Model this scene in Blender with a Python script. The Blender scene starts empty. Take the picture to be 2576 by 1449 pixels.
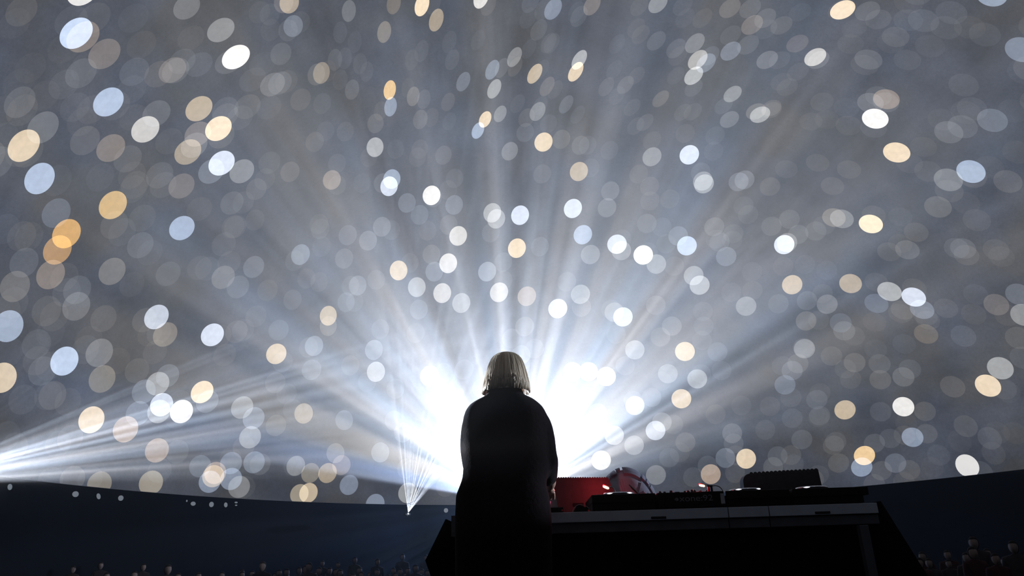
import bpy, bmesh, math, random
import numpy as np
from mathutils import Vector, Matrix, noise

SC = bpy.context.scene
COL = SC.collection
R = math.radians
random.seed(7)

# ------------------------------------------------------------------ camera
CAM = Vector((0, 0, 0.6))
FPX, CX, CY = 1860.0, 1288.0, 724.5
PITCH, ROLL = R(21.70), R(1.76)
Fv = Vector((0, math.cos(PITCH), math.sin(PITCH)))
U0 = Vector((0, -math.sin(PITCH), math.cos(PITCH)))
R0 = Vector((1, 0, 0))
Rv = math.cos(ROLL) * R0 - math.sin(ROLL) * U0
Uv = math.sin(ROLL) * R0 + math.cos(ROLL) * U0
cd = bpy.data.cameras.new('camera')
cam = bpy.data.objects.new('camera', cd)
COL.objects.link(cam)
cd.lens = 36 * FPX / 2576
cd.sensor_width = 36
cd.clip_start = 0.05
cd.clip_end = 200
m3 = Matrix((Rv, Uv, -Fv)).transposed()
cam.matrix_world = Matrix.Translation(CAM) @ m3.to_4x4()
SC.camera = cam


def ray(px, py):
    return (Fv * FPX + Rv * (px - CX) - Uv * (py - CY)).normalized()


def P(px, py, Y):
    """point of the plane y=Y that the pixel looks at"""
    d = ray(px, py)
    return CAM + d * (Y / d.y)


# ------------------------------------------------------------------ world: haze filling the hall
W = bpy.data.worlds.new('hall_air')
SC.world = W
W.use_nodes = True
nt = W.node_tree
nt.nodes.clear()
out = nt.nodes.new('ShaderNodeOutputWorld')
bg = nt.nodes.new('ShaderNodeBackground')
bg.inputs[0].default_value = (0, 0, 0, 1)
vs = nt.nodes.new('ShaderNodeVolumeScatter')
vs.inputs['Color'].default_value = (1, 1, 1, 1)
vs.inputs['Density'].default_value = 0.0012
vs.inputs['Anisotropy'].default_value = 0.65
nt.links.new(bg.outputs[0], out.inputs['Surface'])
nt.links.new(vs.outputs[0], out.inputs['Volume'])
try:
    W.cycles.volume_sampling = 'EQUIANGULAR'
    W.cycles.homogeneous_volume = True
except Exception:
    pass

# ------------------------------------------------------------------ view + cycles options
SC.view_settings.view_transform = 'Standard'
SC.view_settings.look = 'None'
SC.view_settings.gamma = 1
SC.view_settings.exposure = 0
SC.view_settings.use_curve_mapping = False
cy = SC.cycles
cy.max_bounces = 5
cy.diffuse_bounces = 2
cy.glossy_bounces = 2
cy.volume_bounces = 0
cy.transparent_max_bounces = 40
cy.use_denoising = True
cy.sample_clamp_indirect = 4
cy.caustics_reflective = False
cy.caustics_refractive = False

# ------------------------------------------------------------------ hall geometry numbers
HC = Vector((2.95, 15.35, 0))    # hall centre
RAD = 18.0                       # dome radius
ZR = 0.6 + 3.11                  # height of the dome rim
DC = Vector((HC.x, HC.y, ZR))    # dome centre


def dome_hit(px, py):
    d = ray(px, py)
    oc = CAM - DC
    b = oc.dot(d)
    c = oc.length_squared - RAD * RAD
    t = -b + math.sqrt(b * b - c)
    return CAM + d * t


def wall_hit(px, py, r=RAD):
    d = ray(px, py)
    ox, oy = CAM.x - HC.x, CAM.y - HC.y
    a = d.x * d.x + d.y * d.y
    b = ox * d.x + oy * d.y
    c = ox * ox + oy * oy - r * r
    t = (-b + math.sqrt(b * b - a * c)) / a
    return CAM + d * t


# ------------------------------------------------------------------ projector lights (fans of rays in the haze)
# each ray fan: brightness over the angle (degrees, anticlockwise, seen from the stage)
def projector_light(name, pos, power, stops, nscale, ncontrast, seed, rad=0.03, tint=(0.68, 0.80, 1.0), tint_amt=1.0):
    ld = bpy.data.lights.new(name, 'POINT')
    ld.energy = power
    ld.shadow_soft_size = rad
    ld.use_nodes = True
    t = ld.node_tree
    t.nodes.clear()
    N = t.nodes.new
    o = N('ShaderNodeOutputLight')
    em = N('ShaderNodeEmission')
    tc = N('ShaderNodeTexCoord')
    sp = N('ShaderNodeSeparateXYZ')
    at = N('ShaderNodeMath'); at.operation = 'ARCTAN2'
    t.links.new(tc.outputs['Normal'], sp.inputs[0])
    t.links.new(sp.outputs['Y'], at.inputs[0])
    t.links.new(sp.outputs['X'], at.inputs[1])
    nm = N('ShaderNodeMath'); nm.operation = 'MULTIPLY'
    nm.inputs[1].default_value = 1 / math.pi
    t.links.new(at.outputs[0], nm.inputs[0])
    rp = N('ShaderNodeValToRGB')
    cr = rp.color_ramp
    cr.interpolation = 'EASE'
    cr.elements[0].position = 0.0
    cr.elements[0].color = ((stops[0][1],) * 3 if not isinstance(stops[0][1], tuple) else stops[0][1]) + (1,)
    cr.elements[1].position = 1.0 if len(stops) <= 32 else stops[-2][0] / 180.0
    if len(stops) > 32:
        stops = stops[:-1]
    cr.elements[1].color = ((stops[-1][1],) * 3 if not isinstance(stops[-1][1], tuple) else stops[-1][1]) + (1,)
    for s in stops[1:-1]:
        e = cr.elements.new(s[0] / 180.0)
        v = s[1]
        e.color = (v if isinstance(v, tuple) else (v, v, v)) + (1,)
    t.links.new(nm.outputs[0], rp.inputs[0])
    # fine structure
    cb = N('ShaderNodeCombineXYZ')
    t.links.new(nm.outputs[0], cb.inputs[0])
    cb.inputs[1].default_value = seed
    nz = N('ShaderNodeTexNoise')
    nz.inputs['Scale'].default_value = nscale
    nz.inputs['Detail'].default_value = 3.0
    nz.inputs['Roughness'].default_value = 0.65
    t.links.new(cb.outputs[0], nz.inputs['Vector'])
    mr = N('ShaderNodeMapRange')
    mr.inputs['From Min'].default_value = 0.5 - 0.5 * 0.5
    mr.inputs['From Max'].default_value = 0.5 + 0.5 * 0.5
    mr.inputs['To Min'].default_value = 1 - ncontrast
    mr.inputs['To Max'].default_value = 1 + ncontrast
    t.links.new(nz.outputs['Fac'], mr.inputs['Value'])
    # slow hue drift between warm and blue rays
    nz2 = N('ShaderNodeTexNoise')
    nz2.inputs['Scale'].default_value = nscale * 0.5
    nz2.inputs['Detail'].default_value = 1.0
    cb2 = N('ShaderNodeCombineXYZ')
    t.links.new(nm.outputs[0], cb2.inputs[0])
    cb2.inputs[1].default_value = seed + 9.3
    t.links.new(cb2.outputs[0], nz2.inputs['Vector'])
    rp2 = N('ShaderNodeValToRGB')
    rp2.color_ramp.elements[0].position = 0.36
    rp2.color_ramp.elements[0].color = (0.88, 0.90, 0.97, 1)
    rp2.color_ramp.elements[1].position = 0.6
    rp2.color_ramp.elements[1].color = (tint[0], tint[1], tint[2], 1)
    t.links.new(nz2.outputs['Fac'], rp2.inputs[0])
    mx = N('ShaderNodeMixRGB'); mx.blend_type = 'MULTIPLY'; mx.inputs[0].default_value = 1
    t.links.new(rp.outputs[0], mx.inputs[1])
    t.links.new(rp2.outputs[0], mx.inputs[2])
    t.links.new(mx.outputs[0], em.inputs['Color'])
    # only the half-space in front of the lens is lit
    fm = N('ShaderNodeMapRange'); fm.interpolation_type = 'SMOOTHSTEP'
    fm.inputs['From Min'].default_value = 0.02
    fm.inputs['From Max'].default_value = 0.15
    t.links.new(sp.outputs['Z'], fm.inputs['Value'])
    fmul = N('ShaderNodeMath'); fmul.operation = 'MULTIPLY'
    fpos = N('ShaderNodeMath'); fpos.operation = 'MAXIMUM'; fpos.inputs[1].default_value = 0.03
    t.links.new(mr.outputs[0], fpos.inputs[0])
    t.links.new(fpos.outputs[0], fmul.inputs[0])
    t.links.new(fm.outputs[0], fmul.inputs[1])
    t.links.new(fmul.outputs[0], em.inputs['Strength'])
    t.links.new(em.outputs[0], o.inputs[0])
    ob = bpy.data.objects.new(name, ld)
    COL.objects.link(ob)
    z = (CAM - pos).normalized()          # towards the stage
    x = Vector((0, 0, 1)).cross(z).normalized()
    # x must run to the right as seen from the stage
    if x.dot(R0) < 0:
        x = -x
    y = z.cross(x)
    if y.z < 0:
        y = -y
        z = -z
    ob.matrix_world = Matrix.Translation(pos) @ Matrix((x, y, z)).transposed().to_4x4()
    return ob


SRC = []
p_main = wall_hit(1283, 1262, RAD - 1.0)
FL = (.006, .009, .0145)
MAIN = [(0, FL), (9, (.008, .012, .019)), (13, .14), (17, .30), (20, .28), (23, .55), (27, .45), (28.5, .75), (30, .42), (33, 1.1), (38, 1.1),
        (45, 1.05), (53, 1.2), (60, 1.4), (66, 1.0), (72, 1.3), (79, .85), (83, 1.15), (86.5, .62), (91, 1.25), (96, .75),
        (102, .95), (109, .75), (118, 1.2), (127, 1.1), (137, .85), (144, 1.05), (150, .55), (160, (.52, .505, .47)), (165.5, (.31, .35, .45)), (168.6, (.27, .31, .39)), (170.2, FL)]
MAIN = MAIN + [(180, FL)]
projector_light('projector_beam', p_main, 220000, MAIN, 40, 0.44, 1.7)
p_left = wall_hit(-231, 1214, RAD - 1.1)
LEFT = [(0, 0), (3.5, .0), (5, .35), (8, .55), (11, .45), (14, .85), (17, .75), (20, .7), (22, .95), (25, .75), (26.5, .3), (28, .5), (29.5, .12), (31, .12), (32.3, .33), (34, .06), (40, .02), (180, 0)]
projector_light('projector_beam', p_left, 80000, LEFT, 130, 1.9, 4.1)
p_small = wall_hit(1027, 1289, RAD - 1.2)
SMALL = [(0, 0), (46, 0), (52, .45), (60, .5), (72, .6), (82, .8), (90, .8), (97, .9), (100, .3), (103, 0), (180, 0)]
projector_light('projector_beam', p_small, 9000, SMALL, 62, 6.0, 2.2, rad=0.004)
p_right = HC + Vector((RAD - .6, -6.0, 0)) * 1.0
d_ = Vector((1, -0.42, 0)).normalized()
p_right = Vector((HC.x, HC.y, 0)) + d_ * (RAD - 1.2)
p_right.z = ZR + .05
RIGHT = [(0, 0), (140, .0), (150, .3), (160, .8), (165, .25), (170, 1.0), (174, .5), (178, .9), (180, .3)]
projector_light('projector_beam', p_right, 20000, RIGHT, 30, 0.5, 7.7)


# ------------------------------------------------------------------ materials
def mat(name, col, rough=0.6, metal=0.0, spec=0.5, noise_amt=0.0, nscale=30.0, bump=0.0, emis=None, estr=0.0, sheen=0.0):
    m = bpy.data.materials.new(name)
    m.use_nodes = True
    t = m.node_tree
    b = t.nodes['Principled BSDF']
    b.inputs['Base Color'].default_value = (*col, 1)
    b.inputs['Roughness'].default_value = rough
    b.inputs['Metallic'].default_value = metal
    b.inputs['Specular IOR Level'].default_value = spec
    if sheen:
        b.inputs['Sheen Weight'].default_value = sheen
    if noise_amt or bump:
        tc = t.nodes.new('ShaderNodeTexCoord')
        nz = t.nodes.new('ShaderNodeTexNoise')
        nz.inputs['Scale'].default_value = nscale
        nz.inputs['Detail'].default_value = 4
        t.links.new(tc.outputs['Object'], nz.inputs['Vector'])
        if noise_amt:
            r = t.nodes.new('ShaderNodeValToRGB')
            r.color_ramp.elements[0].position = .3
            r.color_ramp.elements[1].position = .7
            r.color_ramp.elements[0].color = (*[c * (1 - noise_amt) for c in col], 1)
            r.color_ramp.elements[1].color = (*[min(1, c * (1 + noise_amt)) for c in col], 1)
            t.links.new(nz.outputs['Fac'], r.inputs[0])
            t.links.new(r.outputs[0], b.inputs['Base Color'])
        if bump:
            bp = t.nodes.new('ShaderNodeBump')
            bp.inputs['Strength'].default_value = bump
            bp.inputs['Distance'].default_value = .01
            t.links.new(nz.outputs['Fac'], bp.inputs['Height'])
            t.links.new(bp.outputs[0], b.inputs['Normal'])
    if emis:
        b.inputs['Emission Color'].default_value = (*emis, 1)
        b.inputs['Emission Strength'].default_value = estr
    return m


M = dict(
    wall=mat('dark_blue_wall_paint', (.0042, .0055, .0085), .9, spec=.04, noise_amt=.12, nscale=.6, bump=.05),
    floor=mat('dark_floor', (.02, .02, .022), .7, noise_amt=.3, nscale=3),
    coat=mat('black_wool', (.0065, .0038, .005), .95, spec=.03, sheen=.03, noise_amt=.3, nscale=60, bump=.25),
    trouser=mat('black_cotton', (.006, .006, .008), .95, spec=.1, noise_amt=.2, nscale=40),
    skin=mat('skin', (.50, .33, .25), .5, noise_amt=.06, nscale=25),
    hair=None,
    shoe=mat('black_leather', (.01, .01, .01), .4),
    rail=mat('brushed_aluminium_rail', (.36, .39, .45), .55, metal=.0, noise_amt=.10, nscale=12),
    rail_low=mat('dark_grey_rail', (.052, .054, .064), .6, noise_amt=.15, nscale=14),
    top=mat('black_tabletop', (.02, .02, .022), .5, noise_amt=.2, nscale=20),
    slot=mat('black_recess', (.004, .004, .005), .8, noise_amt=.1),
    drape=mat('black_molton_cloth', (.0035, .0035, .0045), 1.0, spec=.05, noise_amt=.2, nscale=80),
    gear=mat('black_gear_casing', (.003, .003, .0045), .6, spec=.12, noise_amt=.15, nscale=30),
    gear2=mat('black_rubber', (.006, .006, .007), .8, spec=.1, noise_amt=.1, nscale=30),
    knob=mat('black_knob', (.012, .012, .014), .5, noise_amt=.1),
    chrome=mat('polished_metal_rim', (.75, .76, .80), .12, metal=1.0, noise_amt=.03, nscale=8),
    platter=mat('jog_wheel_top', (.02, .02, .022), .3, noise_amt=.1),
    case=mat('black_ribbed_plastic', (.026, .024, .028), .7, spec=.3, noise_amt=.2, nscale=30),
    letter=mat('grey_print', (.11, .11, .12), .6, noise_amt=.1, nscale=50),
    label=mat('pale_label', (.30, .30, .32), .6, noise_amt=.15, nscale=60),
    card=mat('grey_card', (.11, .11, .125), .6, noise_amt=.12, nscale=20),
    shell=mat('grey_moulded_shell', (.26, .255, .32), .75, spec=.2, noise_amt=.18, nscale=14, bump=.3),
    shell_d=mat('dark_grey_shell_panel', (.17, .175, .23), .75, spec=.2, noise_amt=.2, nscale=14, bump=.3),
    cable=mat('black_cable', (.01, .01, .01), .5, noise_amt=.1),
    wire=mat('pale_wire', (.3, .28, .28), .5, noise_amt=.1),
    red=mat('red_lamp', (1, .2, .1), .5, emis=(1.0, .13, .03), estr=60, noise_amt=.01),
    redhot=mat('red_lamp_core', (1, .6, .4), .5, emis=(1.0, .50, .22), estr=9, noise_amt=.01),
    redcap=mat('red_plastic', (.5, .02, .02), .4, noise_amt=.1),
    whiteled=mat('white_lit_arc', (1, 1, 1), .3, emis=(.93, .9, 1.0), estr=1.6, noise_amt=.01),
    screen=mat('small_lit_screen', (.3, .1, .2), .4, emis=(.9, .18, .3), estr=.55, noise_amt=.01),
    tan=mat('tan_plastic', (.45, .34, .22), .6, noise_amt=.1),
    face=mat('spectator_skin', (.15, .11, .095), .7, spec=.08, noise_amt=.15, nscale=8),
    cloth1=mat('spectator_dark_cloth', (.020, .016, .016), .9, spec=.08, noise_amt=.3, nscale=6),
    cloth2=mat('spectator_grey_cloth', (.022, .019, .019), .9, spec=.08, noise_amt=.3, nscale=6),
    cloth3=mat('spectator_red_cloth', (.026, .007, .007), .9, spec=.08, noise_amt=.3, nscale=6),
    hairdark=mat('spectator_hair', (.014, .010, .009), .8, spec=.08, noise_amt=.2),
    projbody=mat('projector_casing', (.03, .03, .035), .5, noise_amt=.1),
    lens=mat('lit_projector_lens', (1, 1, 1), .3, emis=(.92, .95, 1.0), estr=12, noise_amt=.01),
)
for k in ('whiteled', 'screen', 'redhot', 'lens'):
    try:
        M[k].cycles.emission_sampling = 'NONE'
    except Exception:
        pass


def hair_material():
    m = bpy.data.materials.new('blonde_hair')
    m.use_nodes = True
    t = m.node_tree
    b = t.nodes['Principled BSDF']
    b.inputs['Roughness'].default_value = .5
    b.inputs['Specular IOR Level'].default_value = .35
    at = t.nodes.new('ShaderNodeAttribute'); at.attribute_name = 'lock'
    r = t.nodes.new('ShaderNodeValToRGB')
    r.color_ramp.elements[0].position = 0
    r.color_ramp.elements[1].position = 1
    r.color_ramp.elements[0].color = (.34, .26, .18, 1)
    r.color_ramp.elements[1].color = (.93, .79, .58, 1)
    t.links.new(at.outputs['Fac'], r.inputs[0])
    t.links.new(r.outputs[0], b.inputs['Base Color'])
    return m


M['hair'] = hair_material()


# ------------------------------------------------------------------ helpers
def link_mesh(name, me, mats=(), parent=None, smooth=False):
    for m in (mats if isinstance(mats, (list, tuple)) else [mats]):
        me.materials.append(m)
    if smooth:
        me.polygons.foreach_set('use_smooth', [True] * len(me.polygons))
    o = bpy.data.objects.new(name, me)
    COL.objects.link(o)
    if parent:
        o.parent = parent
    return o


def from_bm(name, bm, mats, parent=None, smooth=False):
    bmesh.ops.recalc_face_normals(bm, faces=bm.faces)
    me = bpy.data.meshes.new(name)
    bm.to_mesh(me)
    bm.free()
    return link_mesh(name, me, mats, parent, smooth)


def tag(o, label=None, cat=None, group=None, kind=None):
    if label: o['label'] = label
    if cat: o['category'] = cat
    if group: o['group'] = group
    if kind: o['kind'] = kind
    return o


def empty(name, loc, rz=0):
    o = bpy.data.objects.new(name, None)
    COL.objects.link(o)
    o.location = loc
    o.rotation_euler = (0, 0, rz)
    o.empty_display_size = .05
    return o


def thing(name, label, cat, loc=(0, 0, 0), rz=0, group=None):
    return tag(empty(name, loc, rz), label, cat, group)


def add_box(bm, x0, x1, y0, y1, z0, z1, bev=0.0):
    g = bmesh.ops.create_cube(bm, size=1)
    vs_ = g['verts']
    bmesh.ops.scale(bm, vec=(x1 - x0, y1 - y0, z1 - z0), verts=vs_)
    bmesh.ops.translate(bm, vec=((x0 + x1) / 2, (y0 + y1) / 2, (z0 + z1) / 2), verts=vs_)
    if bev:
        es = list({e for v in vs_ for e in v.link_edges})
        bmesh.ops.bevel(bm, geom=es, offset=bev, segments=2, affect='EDGES', profile=.6)


def box(name, x0, x1, y0, y1, z0, z1, m, parent=None, bev=0.0):
    bm = bmesh.new()
    add_box(bm, x0, x1, y0, y1, z0, z1, bev)
    return from_bm(name, bm, m, parent)


def add_lathe(bm, prof, c=(0, 0, 0), seg=24, axis='Z', cap=True):
    rings = []
    for r, h in prof:
        ring = []
        for k in range(seg):
            a = 2 * math.pi * k / seg
            if axis == 'Z':
                v = (c[0] + r * math.cos(a), c[1] + r * math.sin(a), c[2] + h)
            else:
                v = (c[0] + r * math.cos(a), c[1] + h, c[2] + r * math.sin(a))
            ring.append(bm.verts.new(v))
        rings.append(ring)
    for a, b in zip(rings, rings[1:]):
        for k in range(seg):
            bm.faces.new((a[k], a[(k + 1) % seg], b[(k + 1) % seg], b[k]))
    if cap:
        bm.faces.new(rings[0][::-1])
        bm.faces.new(rings[-1])


def lathe(name, prof, m, parent=None, c=(0, 0, 0), seg=24, smooth=True, axis='Z'):
    bm = bmesh.new()
    add_lathe(bm, prof, c, seg, axis)
    o = from_bm(name, bm, m, parent, smooth)
    return o


def add_tube(bm, pts, rad, seg=8, taper=None):
    pts = [Vector(p) for p in pts]
    rings = []
    up = Vector((0, 0, 1))
    for i, p in enumerate(pts):
        t = (pts[min(i + 1, len(pts) - 1)] - pts[max(i - 1, 0)]).normalized()
        a = t.cross(up)
        if a.length < .05:
            a = t.cross(Vector((1, 0, 0)))
        a.normalize()
        b = t.cross(a).normalized()
        r = rad if taper is None else taper[i]
        rings.append([bm.verts.new(p + (a * math.cos(q) + b * math.sin(q)) * r) for q in [2 * math.pi * k / seg for k in range(seg)]])
    for a, b in zip(rings, rings[1:]):
        for k in range(seg):
            bm.faces.new((a[k], a[(k + 1) % seg], b[(k + 1) % seg], b[k]))
    bm.faces.new(rings[0][::-1])
    bm.faces.new(rings[-1])
    return rings


def tube(name, pts, rad, m, parent=None, seg=8, taper=None):
    bm = bmesh.new()
    add_tube(bm, pts, rad, seg, taper)
    return from_bm(name, bm, m, parent, True)


def bez(p0, p1, p2, p3, n=12):
    o = []
    for i in range(n + 1):
        t = i / n
        o.append(Vector(p0) * (1 - t) ** 3 + Vector(p1) * 3 * t * (1 - t) ** 2 + Vector(p2) * 3 * t * t * (1 - t) + Vector(p3) * t ** 3)
    return o


def bake(o, name=None):
    """apply the modifiers of a temporary object, return the mesh"""
    dg = bpy.context.evaluated_depsgraph_get()
    dg.update()
    me = bpy.data.meshes.new_from_object(o.evaluated_get(dg))
    bpy.data.objects.remove(o)
    return me


def skin_mesh(verts, edges, radii, sub=1, root=0):
    me = bpy.data.meshes.new('tmp')
    me.from_pydata([tuple(v) for v in verts], edges, [])
    o = bpy.data.objects.new('tmp', me)
    COL.objects.link(o)
    sk = o.modifiers.new('skin', 'SKIN')
    for i, r in enumerate(radii):
        sv = me.skin_vertices[0].data[i]
        sv.radius = (r, r) if not isinstance(r, tuple) else r
        sv.use_root = (i == root)
    sk.use_smooth_shade = True
    if sub:
        s = o.modifiers.new('sub', 'SUBSURF')
        s.levels = sub
        s.render_levels = sub
    return bake(o)


def remesh(meshes, voxel, smooth_it=0):
    bm = bmesh.new()
    for me in meshes:
        bm.from_mesh(me)
    me = bpy.data.meshes.new('tmp')
    bm.to_mesh(me)
    bm.free()
    o = bpy.data.objects.new('tmp', me)
    COL.objects.link(o)
    r = o.modifiers.new('r', 'REMESH')
    r.mode = 'VOXEL'
    r.voxel_size = voxel
    r.use_smooth_shade = True
    if smooth_it:
        s = o.modifiers.new('s', 'SMOOTH')
        s.factor = .5
        s.iterations = smooth_it
    me2 = bake(o)
    me2.materials.clear()
    return me2


# ------------------------------------------------------------------ floor, wall, dome
bm = bmesh.new()
add_lathe(bm, [(RAD + .3, -.12), (RAD + .3, 0)], HC, 128)
fl = from_bm('floor', bm, M['floor'])
tag(fl, kind='structure')

bm = bmesh.new()
rings = []
prof = [(RAD, 0.0), (RAD, ZR - .001), (RAD + .28, ZR - .001), (RAD + .28, 0.0)]
seg = 256
for r, z in prof:
    rings.append([bm.verts.new((HC.x + r * math.cos(2 * math.pi * k / seg), HC.y + r * math.sin(2 * math.pi * k / seg), z)) for k in range(seg)])
for i in range(4):
    a, b = rings[i], rings[(i + 1) % 4]
    for k in range(seg):
        bm.faces.new((a[k], a[(k + 1) % seg], b[(k + 1) % seg], b[k]))
wall = from_bm('wall_round', bm, M['wall'], smooth=False)
tag(wall, kind='structure')


def dome_material():
    m = bpy.data.materials.new('projected_grey_picture')
    m.use_nodes = True
    t = m.node_tree
    t.nodes.clear()
    N = t.nodes.new
    o = N('ShaderNodeOutputMaterial')
    em = N('ShaderNodeEmission')
    tc = N('ShaderNodeTexCoord')
    n1 = N('ShaderNodeTexNoise'); n1.inputs['Scale'].default_value = .32; n1.inputs['Detail'].default_value = 2
    n2 = N('ShaderNodeTexNoise'); n2.inputs['Scale'].default_value = .5; n2.inputs['Detail'].default_value = 3
    mp = N('ShaderNodeMapping'); mp.inputs['Location'].default_value = (31, 7, 3)
    t.links.new(tc.outputs['Object'], n1.inputs['Vector'])
    t.links.new(tc.outputs['Object'], mp.inputs['Vector'])
    t.links.new(mp.outputs[0], n2.inputs['Vector'])
    rc = N('ShaderNodeValToRGB')
    rc.color_ramp.elements[0].position = .38
    rc.color_ramp.elements[0].color = (.059, .060, .066, 1)
    rc.color_ramp.elements[1].position = .6
    rc.color_ramp.elements[1].color = (.055, .064, .088, 1)
    t.links.new(n1.outputs['Fac'], rc.inputs[0])
    mr = N('ShaderNodeMapRange')
    mr.inputs['From Min'].default_value = .3; mr.inputs['From Max'].default_value = .7
    mr.inputs['To Min'].default_value = .72; mr.inputs['To Max'].default_value = 1.3
    t.links.new(n2.outputs['Fac'], mr.inputs[0])
    # fine projector grain
    n3 = N('ShaderNodeTexNoise'); n3.inputs['Scale'].default_value = 9; n3.inputs['Detail'].default_value = 6; n3.inputs['Roughness'].default_value = .9
    t.links.new(tc.outputs['Object'], n3.inputs['Vector'])
    mr3 = N('ShaderNodeMapRange')
    mr3.inputs['From Min'].default_value = .3; mr3.inputs['From Max'].default_value = .7
    mr3.inputs['To Min'].default_value = .8; mr3.inputs['To Max'].default_value = 1.2
    t.links.new(n3.outputs['Fac'], mr3.inputs[0])
    mu = N('ShaderNodeMath'); mu.operation = 'MULTIPLY'
    t.links.new(mr.outputs[0], mu.inputs[0]); t.links.new(mr3.outputs[0], mu.inputs[1])
    t.links.new(rc.outputs[0], em.inputs['Color'])
    t.links.new(mu.outputs[0], em.inputs['Strength'])
    t.links.new(em.outputs[0], o.inputs[0])
    try:
        m.cycles.emission_sampling = 'NONE'
    except Exception:
        pass
    return m


bm = bmesh.new()
rows, seg = 72, 288
prev = None
for j in range(rows):
    el = (math.pi / 2) * j / rows
    ring = [bm.verts.new((DC.x + RAD * math.cos(el) * math.cos(2 * math.pi * k / seg), DC.y + RAD * math.cos(el) * math.sin(2 * math.pi * k / seg), DC.z + RAD * math.sin(el))) for k in range(seg)]
    if prev:
        for k in range(seg):
            bm.faces.new((prev[k], prev[(k + 1) % seg], ring[(k + 1) % seg], ring[k]))
    prev = ring
top = bm.verts.new((DC.x, DC.y, DC.z + RAD))
for k in range(seg):
    bm.faces.new((prev[k], prev[(k + 1) % seg], top))
dome = from_bm('ceiling', bm, dome_material(), smooth=True)
tag(dome, kind='structure')


# ------------------------------------------------------------------ discs of light projected on the dome
def disc_material(attr):
    m = bpy.data.materials.new('projected_disc')
    m.use_nodes = True
    t = m.node_tree
    t.nodes.clear()
    N = t.nodes.new
    o = N('ShaderNodeOutputMaterial')
    em = N('ShaderNodeEmission')
    tr = N('ShaderNodeBsdfTransparent')
    ad = N('ShaderNodeAddShader')
    if attr:
        c = N('ShaderNodeAttribute'); c.attribute_name = 'tint'
        t.links.new(c.outputs['Color'], em.inputs['Color'])
    else:
        c = N('ShaderNodeObjectInfo')
        t.links.new(c.outputs['Color'], em.inputs['Color'])
    tc = N('ShaderNodeTexCoord')
    nz = N('ShaderNodeTexNoise'); nz.inputs['Scale'].default_value = 2.2 if not attr else .8; nz.inputs['Detail'].default_value = 4
    t.links.new(tc.outputs['Object'], nz.inputs['Vector'])
    mr = N('ShaderNodeMapRange')
    mr.inputs['From Min'].default_value = .3; mr.inputs['From Max'].default_value = .7
    mr.inputs['To Min'].default_value = 1.02; mr.inputs['To Max'].default_value = 1.2
    t.links.new(nz.outputs['Fac'], mr.inputs[0])
    t.links.new(mr.outputs[0], em.inputs['Strength'])
    t.links.new(em.outputs[0], ad.inputs[0])
    t.links.new(tr.outputs[0], ad.inputs[1])
    t.links.new(ad.outputs[0], o.inputs[0])
    try:
        m.cycles.emission_sampling = 'NONE'
    except Exception:
        pass
    return m


# shape of the discs over the picture: x, y, semi-major, semi-minor, angle
SHAPE = [(191, 83, 46, 34, 42), (593, 143, 38, 27, 35), (365, 325, 38, 30, 40), (272, 256, 42, 32, 42), (59, 366, 46, 34, 48), (96, 448, 43, 34, 52),
 (282, 515, 39, 31, 48), (500, 273, 37, 28, 40), (549, 323, 36, 28, 40), (737, 65, 28, 24, 75), (854, 81, 28, 17, 85), (966, 79, 28, 17, 80), (1097, 50, 30, 17, 73),
 (1238, 174, 27, 15, 65), (1345, 184, 28, 15, 60), (1391, 23, 30, 19, 60), (1456, 150, 28, 15, 58), (1748, 105, 30, 19, 46), (1893, 62, 31, 21, 38), (2052, 143, 30, 20, 30),
 (2120, 24, 34, 22, 25), (2185, 149, 36, 25, -10), (2202, 298, 34, 25, -8), (2395, 30, 41, 29, -10), (2256, 383, 35, 25, -10), (2443, 431, 38, 28, -15), (2495, 302, 40, 29, -12),
 (2570, 124, 43, 31, -12), (2191, 562, 31, 23, -12), (2299, 747, 32, 23, -18), (2486, 970, 35, 26, -25), (2517, 926, 35, 27, -20), (2434, 1172, 33, 26, -38), (1367, 357, 25, 22, 60),
 (1456, 431, 25, 22, 60), (1734, 389, 26, 23, 45), (1085, 491, 25, 22, 75), (1308, 541, 25, 22, 70), (1618, 641, 25, 24, 40), (1002, 680, 25, 22, 85), (943, 370, 25, 21, 80),
 (980, 225, 25, 15, 80), (1220, 300, 22, 14, 65), (1424, 262, 26, 14, 58), (1662, 248, 26, 15, 45), (1844, 235, 26, 17, 38), (2005, 107, 30, 20, 28), (834, 452, 25, 22, 70),
 (1525, 947, 24, 24, 0), (1723, 884, 25, 24, 0), (1973, 615, 26, 24, 20), (1993, 716, 26, 24, 20), (1877, 1154, 25, 25, 0), (2175, 1146, 27, 24, 10), (2126, 1031, 27, 24, 10),
 (2273, 1023, 28, 24, -15), (2296, 1100, 28, 24, -15), (533, 842, 31, 26, 45), (507, 986, 31, 25, 45), (455, 1035, 31, 27, 50), (228, 1056, 36, 30, 52), (392, 797, 34, 27, 47),
 (694, 890, 27, 24, 50), (865, 1057, 25, 22, 90), (825, 794, 25, 21, 80), (456, 573, 34, 28, 40), (160, 908, 39, 32, 52), (15, 820, 42, 36, 55), (10, 950, 40, 34, 55),
 (165, 585, 40, 32, 50), (540, 1190, 29, 26, 50), (380, 1215, 33, 28, 50), (770, 1240, 26, 22, 60), (1905, 285, 27, 19, 25), (2057, 409, 30, 22, -10), (1860, 457, 26, 23, 30), (720, 550, 27, 22, 65)]
SH = np.array(SHAPE, float)
_th = np.radians(SH[:, 4])
COVS = np.stack([SH[:, 2] ** 2 * np.cos(_th) ** 2 + SH[:, 3] ** 2 * np.sin(_th) ** 2,
                 (SH[:, 2] ** 2 - SH[:, 3] ** 2) * np.cos(_th) * np.sin(_th),
                 SH[:, 2] ** 2 * np.sin(_th) ** 2 + SH[:, 3] ** 2 * np.cos(_th) ** 2], 1)


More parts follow.
